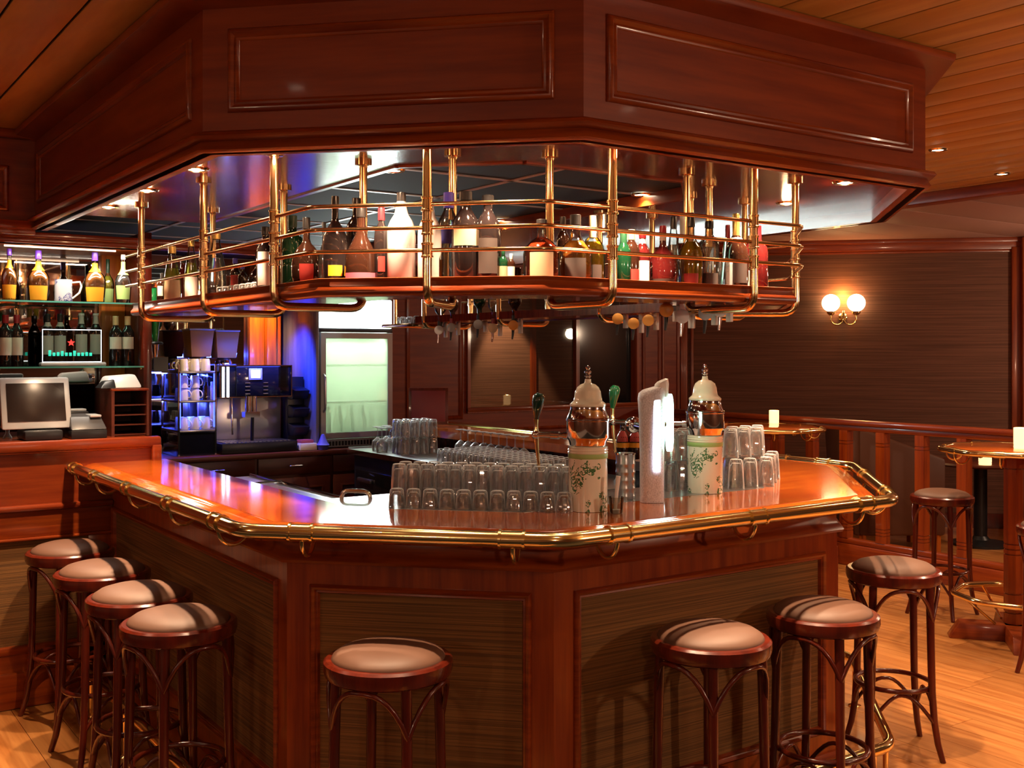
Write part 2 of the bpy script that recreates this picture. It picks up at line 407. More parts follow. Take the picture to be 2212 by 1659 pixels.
# angled wall with the sconce
WA = (xc, YB); WBp = (9.87, YB-(9.87-xc))
frw, Lw = frame_of(WA, WBp)
frw = (WA, frw[1], (-abs(frw[2][0]), -abs(frw[2][1])))
wr = struct('wall_right', MB().fbox(frw, 0, Lw, -.1, 0, 0, CEIL), M['cloth_wall'])
m = MB().fbox(frw, 0, Lw, 0, .03, 2.67, CEIL).fbox(frw, 0, Lw, 0, .045, 2.74, CEIL).fbox(frw, 0, Lw, 0, .012, 2.645, 2.67)
m.build('crown_molding', M['wood_h'], wr, bevel=.006)
MB().fbox(frw, 0, .07, 0, .03, 0, 2.67).fbox(frw, .10, .13, 0, .02, 0, 2.67).build('corner_stile', M['wood_v'], wr, bevel=.006)
MB().fbox(frw, Lw-.10, Lw, 0, .04, 0, 2.69).fbox(frw, Lw-.02, Lw+.25, 0, .10, 0, 2.775).build('end_stile', M['wood_v'], wr, bevel=.006)
MB().fbox(frw, 0, Lw, 0, .03, 0, .14).build('baseboard', M['wood_dark'], wr)
struct('wall_far_right', MB().box(9.87, 9.97, -1, WBp[1], 0, CEIL), M['cloth_wall'])
struct('wall_left', MB().box(-3.1, -3.0, -1.3, 6.3, 0, CEIL), M['cloth_wall'])
struct('wall_behind', MB().box(-3.1, 10, -1.3, -1.2, 0, CEIL), M['cloth_wall'])
# frieze and back-bar niche at the cash desk
YF = 5.84
struct('wall_cash', MB().box(-3.0, 1.11, YF, YF+.03, 2.27, CEIL).box(-3.0, .93, YF, YF+.03, 0, 2.30), M['wood_panel'])
frc = ((0, YF), (1, 0), (0, -1))
struct('trim_2', MB().fmould(frc, -1.2, .99, cz(2.42), cz(2.66), [(0, 0), (0, .01), (.012, .02), (.024, .01), (.03, 0)]).box(-3, 1.11, YF-.03, YF, cz(2.33), cz(2.375)).box(-3, 1.11, YF-.02, YF, 2.27, cz(2.335)).box(-3, 1.11, YF-.05, YF, cz(2.80), CEIL), M['wood_h'], bevel=.004)

# ------------------------------------------------------------------ canopy over the bar
CP = [(1.11, 5.84), (1.11, 3.30), (1.945, 2.465), (3.567, 2.465), (4.335, 3.223), (4.335, 8.04)]
cn = thing('bar_canopy', 'eight-sided mahogany canopy with framed panels hanging above the bar', 'canopy', (2.9, 5.0, 2.33))
MB().sweep(CP, [(0, cz(2.33)), (0, CEIL-.004), (-.03, CEIL-.004), (-.03, cz(2.33))]).build('fascia', M['wood_panel'], cn)
MB().sweep(CP, [(-.06, cz(2.33)), (.012, cz(2.33)), (.02, cz(2.337)), (.012, cz(2.352)), (.006, cz(2.366)), (.03, cz(2.370)), (.038, cz(2.380)), (.030, cz(2.392)), (.004, cz(2.398)), (0, cz(2.402)), (-.06, cz(2.402))]).build('lower_molding', M['wood_h'], cn, ang=50)
MB().sweep(CP, [(-.02, cz(2.795)), (.085, cz(2.812)), (.095, cz(2.815)), (.10, cz(2.825)), (.10, CEIL-.003), (-.02, CEIL-.003)]).build('crown_molding', M['wood_h'], cn)
for i in range(5):
    fr_, L_ = frame_of(CP[i], CP[i+1]); a0, a1 = .085, L_-.085
    if i == 0: a1 = L_-.10; a0 = .10
    spans = [(a0, a1)] if L_ < 2.7 else [(a0+k_*(a1-a0)/2+(.06 if k_ else 0), a0+(k_+1)*(a1-a0)/2-(0 if k_ else .06)) for k_ in range(2)]
    for sa, sb in spans:
        MB().fmould(fr_, sa, sb, cz(2.458), cz(2.730), [(0, 0), (0, .006), (.006, .014), (.014, .016), (.02, .010), (.024, .006), (.03, .010), (.036, .006), (.038, 0)]).build('panel_molding', M['wood_h'], cn, ang=50)
SZ = 2.35
IN = [(1.88, 5.53), (1.88, 3.45), (2.20, 3.13), (2.96, 3.13), (3.28, 3.45), (3.28, 8.04)]
CPs = [(1.14, 5.53), (1.14, 3.312), (1.967, 2.485), (3.555, 2.485), (4.305, 3.235), (4.305, 8.04)]
for i in range(5):
    MB().prism([CPs[i], CPs[i+1], IN[i+1], IN[i]], SZ, SZ+.02).build('soffit_board', M['wood_soffit'], cn)
    MB().sweep([IN[i], IN[i+1]], [(-.005, SZ-.006), (.02, SZ-.006), (.02, SZ+.06), (-.005, SZ+.06)]).build('soffit_edge', M['wood_h'], cn)
TZ = 2.395
tiles = MB()
tp = None; ts = .6
gx = [1.14, 1.88, 2.56, 3.28]; gy = [3.13+.6*k for k in range(9)]; gy[-1] = 8.04
for i in range(3):
    for j in range(8):
        if i == 0 and j < 4: continue
        o = MB().box(gx[i]+.011, gx[i+1]-.011, gy[j]+.011, min(gy[j+1], 8.04)-.011, TZ+.004, TZ+.016).build('tile', M['tile'], cn)
m = MB()
for x_ in gx[1:3]: m.box(x_-.012, x_+.012, 3.13, 8.04, TZ, TZ+.006)
for y_ in gy[1:]: m.box(gx[0] if y_ > 5.5 else gx[1], gx[3], y_-.012, y_+.012, TZ, TZ+.006)
m.build('grid_bars', M['tbar'], cn)
MB().prism([(1.14, 8.04), (1.14, 3.32), (1.97, 2.49), (3.55, 2.49), (4.30, 3.24), (4.30, 8.04)], 2.425, 2.435).build('top_board', M['dark_gap'], cn)

# ------------------------------------------------------------------ bar counter
RP = [(1.22, 5.60), (1.22, 3.265), (1.935, 2.55), (3.50, 2.55), (4.36, 3.41), (4.36, 7.32)]
def inset(path, d): 
    out = []
    for i in range(len(path)):
        def nr(a, b):
            v = Vector((b[0]-a[0], b[1]-a[1])).normalized(); return Vector((v.y, -v.x))
        n1 = nr(path[i-1], path[i]) if i else None; n2 = nr(path[i], path[i+1]) if i < len(path)-1 else None
        mm = n2 if n1 is None else n1 if n2 is None else (n1+n2)/(1+n1.dot(n2))
        out.append((path[i][0]-mm.x*d, path[i][1]-mm.y*d))
    return out
bc = thing('bar_counter', 'octagonal mahogany bar counter with glossy orange-red top and grasscloth panels', 'bar counter', (2.8, 4.8, 0))
TZc = 1.135
EP = inset(RP, .0)
prof_edge = [(-.13, TZc), (-.105, TZc), (-.10, TZc-.004), (-.085, TZc-.004), (-.08, TZc-.009), (-.06, TZc-.012), (-.045, TZc-.022), (-.042, TZc-.035), (-.055, TZc-.048), (-.13, TZc-.052)]
MB().sweep(RP, prof_edge).build('edge_molding', M['wood_top'], bc, ang=50)
for i in range(5):
    a, b = inset(RP, .13), inset(RP, .47)
    MB().prism([a[i], a[i+1], b[i+1], b[i]], TZc-.05, TZc+.0005).build('top_board', M['wood_top'], bc)
BP = [(1.42, 5.60), (1.42, 3.38), (2.05, 2.75), (3.417, 2.75), (4.16, 3.493), (4.16, 7.32)]
MB().sweep(BP, [(-.035, 0), (-.012, 0), (-.012, 1.085), (-.035, 1.085)]).build('carcass', M['wood_dark'], bc)
MB().sweep(BP, [(-.012, .99), (.02, .99), (.026, 1.0), (.02, 1.01), (.008, 1.018), (-.002, 1.03), (-.002, 1.085), (-.012, 1.085)]).build('ledge_molding', M['wood_h'], bc, ang=50)
MB().sweep(BP, [(-.012, 0), (.018, 0), (.018, .13), (.008, .145), (-.012, .145)]).build('baseboard', M['wood_h'], bc)
for i in range(5):
    fr_, L_ = frame_of(BP[i], BP[i+1])
    ml, mr, zb, zt_ = .095, .085, .235, .905
    if i == 0: ml, mr = .05, .09
    spans = [(ml, L_-mr)]
    if i == 4: spans = [(.09, L_/3-.04), (L_/3+.04, 2*L_/3-.04), (2*L_/3+.04, L_-.09)]
    f_ = MB(); prev = 0
    for sa, sb in spans:
        f_.fbox(fr_, prev, sa, -.012, 0, .145, .99); f_.fbox(fr_, sa, sb, -.012, 0, zt_, .99); f_.fbox(fr_, sa, sb, -.012, 0, .145, zb); prev = sb
    f_.fbox(fr_, prev, L_, -.012, 0, .145, .99)
    f_.build('panel_frame', M['wood_v'], bc)
    for sa, sb in spans:
        MB().fmould(fr_, sa, sb, zb, zt_, [(-.014, 0), (-.014, .006), (-.006, .014), (.002, .010), (.006, .002), (.012, .004), (.018, -.010), (.018, -.012), (-.014, -.012)]).build('panel_molding', M['wood_h'], bc, ang=50)
        MB().fbox(fr_, sa+.012, sb-.012, -.0118, -.008, zb+.012, zt_-.012).build('cloth_panel', M['cloth'], bc)
# brass hand rail on the counter
rl = bc
RZ = 1.125
rp3 = [(x_, y_, RZ) for x_, y_ in RP]
rp3 = [(1.22, 5.585, RZ)]+rp3[1:]
MB().tube(roundpath(rp3, .07, 5), .0235, 16).build('hand_rail', M['brass'], rl, ang=60)
def hoopset(pt, d, n):
    # collar on the tube, and the half hoop that carries it, square to the rail
    c = Vector((pt[0], pt[1], RZ)); d3 = Vector((d[0], d[1], 0)); n3 = Vector((n[0], n[1], 0))
    m_ = MB().tube([c-d3*.038, c+d3*.038], .0268, 16)
    for s_ in (-.036, .036): m_.tube([c+d3*(s_-.004), c+d3*(s_+.004)], .0305, 16)
    col = m_.build('rail_collar', M['brass'], rl, ang=50)
    pts = [c-Vector((0, 0, .02))-n3*(.052-.052*math.cos(a))-Vector((0, 0, .058*math.sin(a))) for a in [PI*k_/12 for k_ in range(13)]]
    MB().tube(pts, .0075, 8).build('rail_bracket', M['brass'], rl, ang=60)
for seg, pxs in ((0, (163, 208, 279, 368, 471)), (1, (652, 1107)), (2, (1334, 1632, 1865)), (3, (1915, 1868)), (4, (1780, 1690, 1560))):
    fr_, L_ = frame_of(RP[seg], RP[seg+1])
    for px in pxs:
        hoopset(onseg(px, RP[seg], RP[seg+1]), fr_[1], fr_[2])
# foot rail
FP = inset(BP, -.19)
fb = thing('brass_foot_rail', 'low brass foot rail standing on the floor around the foot of the bar', 'rail', (FP[0][0], FP[0][1], 0))
FZ = .20
fp3 = [(x_, y_, FZ) for x_, y_ in FP[:6]]; fp3[0] = (FP[0][0], 5.45, FZ); fp3[-1] = (FP[-1][0], 6.2, FZ)
MB().tube(roundpath(fp3, .07, 5), .021, 14).build('rail_tube', M['brass'], fb, ang=60)
def footpost(p, n):
    MB().tube([(p[0], p[1], FZ-.01), (p[0], p[1], .006)], .011, 10).lathe([(0, 0), (.03, 0), (.03, .006), (.014, .012), (.011, .02)], 14, (p[0], p[1], 0)).build('foot_post', M['brass'], fb)
for seg, ks in ((0, (.1, .37, .63, .9)), (1, (.15, .85)), (2, (.1, .5, .93)), (3, (.12, .9)), (4, (.2, .5))):
    A_, B_ = Vector(FP[seg]), Vector(FP[seg+1])
    if seg == 0: A_ = Vector((A_.x, 5.4))
    if seg == 4: B_ = Vector((B_.x, 6.1))
    for k_ in ks: footpost(A_.lerp(B_, k_), None)

# ------------------------------------------------------------------ steel work tops inside the bar
ws = thing('steel_worktop', 'low steel worktop with rolled rim inside the bar, lit blue', 'worktop', (1.9, 4.4, 0))
MB().box(1.70, 2.10, 3.76, 5.5, .995, 1.03).build('top', M['steel'], ws, bevel=.004)
MB().tube([(2.105, 3.75, 1.035), (2.105, 5.5, 1.035)], .009, 8).build('rim', M['chrome'], ws)
MB().box(1.74, 2.06, 4.2, 5.3, 1.03, 1.034).build('drainer_plate', M['steel'], ws)
MB().box(1.70, 2.06, 3.76, 5.5, .08, .995).build('cabinet', M['black'], ws)
MB().tube([(1.75, 5.06, 1.045), (2.10, 5.06, 1.045)], .006, 8).build('cross_bar', M['chrome'], ws)
wk = thing('steel_counter', 'wide steel counter with dark chiller doors carrying rows of upturned glasses', 'counter', (3.66, 5.9, 0))
MB().box(3.40, 3.90, 4.2, 7.0, .965, 1.0).build('top', M['steel'], wk, bevel=.004)
MB().box(3.44, 3.90, 4.2, 6.98, .08, .965).build('cabinet', M['black'], wk)
MB().box(3.393, 3.40, 4.2, 7.0, .966, .999).build('edge_strip', M['chrome'], wk)
for k_ in range(4):
    y0 = 4.25+.68*k_; d_ = MB().box(3.425, 3.44, y0, y0+.64, .15, .86).build('door', M['gloss_black'], wk, bevel=.004)
    MB().box(3.405, 3.425, y0+.38, y0+.58, .78, .81).build('handle', M['steel'], d_, bevel=.004)
MB().box(3.40, 3.92, 6.985, 7.0, 1.0, 1.012).build('back_lip', M['steel'], wk)
# lower tray under the glasses and taps at the front
fc = thing('front_drip_tray', 'narrow dark steel shelf behind the bar top carrying taps and tumblers', 'shelf', (2.6, 3.2, 0))
TRP = inset(RP, .47)
trq = [(1.69, 3.72)]+[TRP[1], TRP[2], TRP[3], (TRP[4][0], TRP[4][1]), (TRP[4][0], 4.2)]
MB().sweep(trq, [(-.001, 1.09), (-.001, 1.136), (-.30, 1.136), (-.30, 1.09)]).build('top', M['steel'], fc)
MB().sweep(trq, [(-.02, .10), (-.02, 1.09), (-.28, 1.09), (-.28, .10)]).build('cabinet', M['black'], fc)
DZ = 1.1365

# ------------------------------------------------------------------ hanging bottle shelf
SP = [(1.40, 5.25), (1.40, 3.14), (1.925, 2.615), (3.06, 2.615), (3.575, 3.13), (3.575, 5.75)]
hs = thing('hanging_bottle_shelf', 'wooden bottle shelf hung from the canopy on bent brass tubes with three rails', 'shelf', (2.5, 4.2, 1.82))
SD = 1.900
MB().sweep(SP, [(-.035, SD-.045), (-.028, SD-.043), (-.020, SD-.036), (-.020, SD-.024), (-.030, SD-.012), (-.034, SD+.002), (-.026, SD+.012), (-.034, SD+.014), (-.05, SD+.014), (-.05, SD-.045)]).build('fascia_molding', M['wood_h'], hs, ang=50)
for i in range(5):
    a, b = inset(SP, .05), inset(SP, .335)
    MB().prism([a[i], a[i+1], b[i+1], b[i]], SD-.04, SD).build('shelf_board', M['wood_soffit'], hs)
for zr in (2.134, 2.062, 1.993):
    MB().tube(roundpath([(x_, y_, zr) for x_, y_ in SP], .03, 3), .0065, 10).build('gallery_rail', M['brass_old'], hs, ang=60)
def hanger(p, n):
    n3 = Vector((n[0], n[1], 0)); P = Vector((p[0], p[1], 0)); Q = P-n3*.33; zb = 1.835
    if SZ: 
        pts = roundpath([P+Vector((0, 0, SZ)), P+Vector((0, 0, zb)), Q+Vector((0, 0, zb)), Q+Vector((0, 0, SZ))], .05, 5)
    hg = MB().tube(pts, .0145, 12).build('hanger_tube', M['brass_old'], hs, ang=60)
    for q in (P, Q):
        MB().lathe([(0, .0), (.030, 0), (.030, -.012), (.016, -.014), (.0125, -.03)], 14, (q.x, q.y, SZ)).build('ceiling_flange', M['brass_old'], hg)
    for zr in (2.134, 2.062, 1.993):
        MB().lathe([(.0125, -.024), (.019, -.022), (.019, -.017), (.0165, -.015), (.0165, .015), (.019, .017), (.019, .022), (.0125, .024)], 14, (P.x, P.y, zr)).build('collar', M['brass_old'], hg)
for p_, n_ in (((1.40, 3.44), (-1, 0)), ((1.40, 4.15), (-1, 0)), ((1.40, 5.0), (-1, 0)), ((1.663, 2.877), (-.7071, -.7071)),
               ((2.178, 2.615), (0, -1)), ((2.81, 2.615), (0, -1)), ((3.30, 2.855), (.7071, -.7071)), ((3.575, 3.38), (1, 0)), ((3.575, 3.99), (1, 0)), ((3.575, 4.85), (1, 0)), ((3.575, 5.65), (1, 0))):
    hanger(p_, n_)

# ------------------------------------------------------------------ downlights
dl = thing('recessed_downlight', 'proto', 'downlight', (0, 0, 0), group='downlights')
MB().lathe([(.030, -.001), (.034, -.007), (.046, -.006), (.050, 0), (.046, .001), (.030, .001)], 20).build('trim_ring', M['brass'], dl)
MB().lathe([(0, -.004), (.031, -.003), (.031, 0), (0, 0)], 16).build('lens', M['lamp'], dl)
nd = 0
def downlight(x_, y_, z_, e, label, group, angle=120, size=.02, blend=.6):
    global nd
    o = dl if nd == 0 else copy_tree(dl); nd += 1
    o.location = (x_, y_, z_); o['label'] = label; o['group'] = group
    if z_ < 2.36: light('downlight_spill', 'POINT', (x_, y_, z_-.03), 1.1, (1, .55, .28), size=.02)
    light('downlight_beam', 'SPOT', (x_, y_, z_-.012), e, WARM, size=size, angle=(92 if z_ < 2.36 else angle), blend=blend, tgt=(x_, y_, z_-1))
E1, E2 = 105, 14
for k_, (x_, y_) in enumerate(((1.26, 3.91), (1.26, 4.53), (1.26, 5.14), (1.36, 3.42))):
    downlight(x_+.03, y_, SZ, E1, ('brass-ringed downlight in the canopy soffit, nearest the front corner', 'brass-ringed downlight in the soffit over the left bar side, middle of three', 'brass-ringed downlight in the soffit, the one beside the cash desk', 'downlight in the soffit just inside the left front canopy corner')[k_], 'soffit downlights')
for k_, (x_, y_) in enumerate(((1.54, 2.99), (2.25, 2.605), (2.95, 2.605), (3.49, 2.77), (3.757, 3.30))):
    downlight(x_, y_, SZ, E1, ('downlight in the soffit over the short front side of the bar', 'downlight in the soffit above the white tap tower side, hidden behind the fascia', 'downlight in the soffit over the right bar side, second from the corner', 'bright downlight in the red soffit at the right canopy corner', 'downlight in the red soffit right of the brass hangers')[k_], 'soffit downlights')
for px, py, lb in ((848, 367, 'pale downlight in the black tiles left of the white bottle'), (1280, 362, 'downlight in the black tiles above the amber bottles'), (1385, 419, 'small downlight in the black tiles near the red soffit'), (1076, 475, 'downlight in the black tiles behind the two black bottles'), (588, 437, 'downlight in the black tiles far behind the left hangers')):
    x_, y_ = onz(px, py, TZ); downlight(x_, y_, TZ, E2, lb, 'downlights in the tiled ceiling')
x_, y_ = onz(1298, 499, SZ); downlight(x_, y_, SZ, 12, 'downlight in the far red soffit behind the brass rails', 'soffit downlights')
for px, py, lb in ((2165, 375, 'downlight in the plank ceiling near the dark beam'), (2026, 323, 'downlight in the plank ceiling beside the canopy end')):
    x_, y_ = onz(px, py, CEIL); downlight(x_, y_, CEIL, 75, lb, 'plank ceiling downlights')
downlight(1.82, 2.71, SZ, E1*.7, 'second downlight in the soffit over the short front side of the bar', 'soffit downlights')
for x_, y_ in ((5.35, 2.0), (6.2, 1.6), (5.0, .7), (6.3, 5.6), (3.2, 1.2), (1.6, 1.4), (.2, 2.6), (.1, 4.3), (5.6, 5.2), (-.8, 4.6)):
    downlight(x_, y_, CEIL, 60 if x_ > 4.5 else 7, 'downlight in the plank ceiling outside the picture', 'plank ceiling downlights')

# ================================================================== OBJECTS
# ---- bar stools
def make_stool():
    t = thing('bar_stool', 'proto', 'stool', (0, 0, 0), group='bentwood bar stools')
    R = .194
    MB().lathe([(.150, .765), (.186, .765), (R, .758), (R+.001, .735), (R-.004, .718), (R-.012, .712), (.160, .712), (.150, .72), (.150, .765)], 36).build('seat_ring', M['wood_dark'], t)
    MB().lathe([(0, .806), (.06, .8045), (.11, .799), (.145, .789), (.165, .776), (.172, .764), (.168, .752), (0, .752)], 36).build('cushion', M['leather'], t, ang=60)
    lr = .165
    for q in range(4):
        a = PI/4+q*PI/2; ca, sa = math.cos(a), math.sin(a)
        rr = [(lr-.004, .715), (lr, .60), (lr+.004, .42), (lr+.008, .28), (lr+.018, .16), (lr+.034, .07), (lr+.056, .0)]
        MB().tube([(ca*r, sa*r, z) for r, z in rr], [.0165, .0165, .016, .0155, .0145, .0135, .012], 10).build('leg', M['wood_dark'], t, ang=60)
        pts = []
        for k in range(15):
            u = k/14; b = a+u*PI/2; v = abs(2*u-1); r_ = lr+.010+.004*(1-v)
            pts.append((math.cos(b)*r_, math.sin(b)*r_, .704-.135*v**2.6))
        MB().tube(pts, .0085, 8).build('seat_brace', M['wood_dark'], t, ang=60)
        pts = []
        for k in range(13):
            u = k/12; b = a+u*PI/2; v = abs(2*u-1); r_ = (lr+.012)*(1-.30*(1-v*v))+.012*v
            pts.append((math.cos(b)*r_, math.sin(b)*r_, .262-.12*v**2.4))
        MB().tube(pts, .008, 8).build('foot_brace', M['wood_dark'], t, ang=60)
    MB().tube([(math.cos(2*PI*k/32)*(lr-.012), math.sin(2*PI*k/32)*(lr-.012), .285) for k in range(32)], .0105, 8, closed=True).build('foot_ring', M['wood_dark'], t, ang=60)
    return t
st = make_stool()
for k, (px, py, rz, lb) in enumerate((
    (157, 1182, .3, 'bentwood bar stool at the cash desk end, farthest of the row of four'),
    (240, 1225, .15, 'bentwood bar stool second from the cash desk in the row of four'),
    (305, 1278, .05, 'bentwood bar stool third from the cash desk in the row of four'),
    (407, 1330, .2, 'bentwood bar stool closest to the front corner in the row of four'),
    (839, 1422, .62, 'bentwood bar stool alone before the short front panel of the bar'),
    (1535, 1392, .05, 'bentwood bar stool before the right bar panel, its wood lit orange'),
    (1777, 1325, .25, 'bentwood bar stool at the right bar corner with a dim striped seat'),
    (1930, 1222, .9, 'bentwood bar stool standing on open floor past the right bar corner'),
    (2035, 1066, .1, 'bentwood bar stool with dark seat beside the high table and balustrade'))):
    o = st if k == 0 else copy_tree(st)
    z = {839: 3.27, 1535: 3.50, 1777: 3.84}.get(px, (H-.775)*F/(py-HY)); x_, y_ = atz(px, z)
    if k < 4: x_ = min(x_, 1.165)
    o.location = (x_, y_, 0); o.rotation_euler = (0, 0, rz); o['label'] = lb
x_, y_ = atz(2282, 5.72); o = copy_tree(st); o.location = (x_, y_, 0); o['label'] = 'bentwood bar stool cut off by the picture edge, only one leg showing'

# ---- bottles: a lathe body with neck, liquid or solid colour, cap and label bands
SHAPES = {
 'wine': [(0, 0), (.92, 0), (1, .02), (1, .60), (.92, .68), (.60, .76), (.40, .81), (.36, .86), (.36, .985), (.40, .987), (.40, 1), (0, 1)],
 'tall': [(0, 0), (.94, 0), (1, .02), (1, .64), (.93, .70), (.55, .77), (.40, .80), (.37, .9), (.37, 1), (0, 1)],
 'flask': [(0, 0), (.80, 0), (.86, .02), (1, .36), (.98, .46), (.80, .55), (.45, .63), (.27, .69), (.25, .75), (.25, 1), (0, 1)],
 'round': [(0, 0), (.62, 0), (.80, .05), (.98, .18), (1, .32), (.92, .45), (.66, .56), (.32, .64), (.22, .70), (.21, 1), (0, 1)],
 'decanter': [(0, 0), (.95, 0), (1, .03), (1, .46), (.90, .56), (.55, .66), (.28, .72), (.25, .76), (.25, 1), (0, 1)],
 'bell': [(0, 0), (.98, 0), (1, .02), (.92, .38), (.60, .52), (.36, .62), (.27, .70), (.25, 1), (0, 1)],
 'white': [(0, 0), (.92, 0), (1, .02), (1, .54), (.96, .62), (.78, .69), (.50, .76), (.36, .86), (.28, .95), (.27, 1), (0, 1)],
 'cone': [(0, 0), (.9, 0), (.95, .02), (1, .25), (.9, .45), (.55, .72), (.38, .86), (.36, 1), (0, 1)],
 'oval': [(0, 0), (.80, 0), (.96, .05), (1, .18), (.98, .40), (.84, .52), (.50, .62), (.30, .68), (.28, 1), (0, 1)],
}
def interp(P, z):
    for (r0, z0), (r1, z1) in zip(P[1:], P[2:]):
        if z0 <= z <= z1 and z1 > z0: return r0+(r1-r0)*(z-z0)/(z1-z0)
    return P[-2][0]
def bottle(x_, y_, z_, r, h, shape, body, label, cap=None, caph=.12, lab=None, band=(.12, .42), liquid=None, group=None, seg=18, nlab=None, name='bottle', arc=.62, sq=False):
    P = SHAPES[shape]; t = thing(name, label, 'bottle', (x_, y_, z_), group=group)
    s_ = 4 if sq else seg; a0 = PI/4+TH*0 if sq else 0; k = 1.25 if sq else 1
    zc = 1-(caph if cap else 0)
    pr = [(r*k*a, h*b) for a, b in P if b < zc-.001]+[(r*k*interp(P, zc-.002)*(1), h*(zc)), (0, h*zc)]
    if sq: pr = [(a if b < h*.70 else a, b) for a, b in pr]
    MB().lathe(pr, s_, (x_, y_, z_), a0).build('glass_body', M['bglass'] if liquid else body, t, ang=40)
    if liquid:
        top = .62 if shape != 'wine' else .7
        pl = [(max(0, r*k*a*.90), h*(b*.97+.012)) for a, b in P if b <= top]+[(r*k*interp(P, top)*.88, h*top), (0, h*top)]
        MB().lathe(pl, s_, (x_, y_, z_), a0).build('liquid', M[liquid], t, ang=40)
    if cap:
        rn = r*P[-2][0]*1.16
        MB().lathe([(rn*.9, h*zc-.001), (rn, h*zc), (rn, h-.002), (rn*.92, h), (0, h)], 14, (x_, y_, z_)).build('cap', M[cap], t)
    if lab or nlab:
        cam_a = math.atan2(-y_, -x_)
        def wrap(mat, b0, b1, nm, arc_):
            if sq:
                return
            mb = MB(); n = 10; vs = []
            zs = [b0+(b1-b0)*q/4 for q in range(5)]
            for zz in zs:
                rr = r*interp(P, zz)*1.015+.0004
                for q in range(n+1):
                    a = cam_a+(q/n-.5)*2*PI*arc_; vs.append((x_+rr*math.cos(a), y_+rr*math.sin(a), z_+h*zz))
            fs = [(i*(n+1)+q, i*(n+1)+q+1, (i+1)*(n+1)+q+1, (i+1)*(n+1)+q) for i in range(4) for q in range(n)]
            mb.add(vs, fs).build(nm, M[mat], t, ang=50)
        if lab: wrap(lab, band[0], band[1], 'label', arc*.5 if arc < 1 else .5)
        if nlab: wrap(nlab[0], nlab[1], nlab[2], 'neck_label', .49)
        if sq and lab:
            ca, sa = math.cos(cam_a), math.sin(cam_a)
            # flat label on the face towards the room
            hw = r*k*.7071; side = hw*.80
            MB().box(x_-side, x_+side, y_-hw-.0012, y_-hw+.0005, z_+h*band[0], z_+h*band[1]).build('label', M[lab], t)
    return t
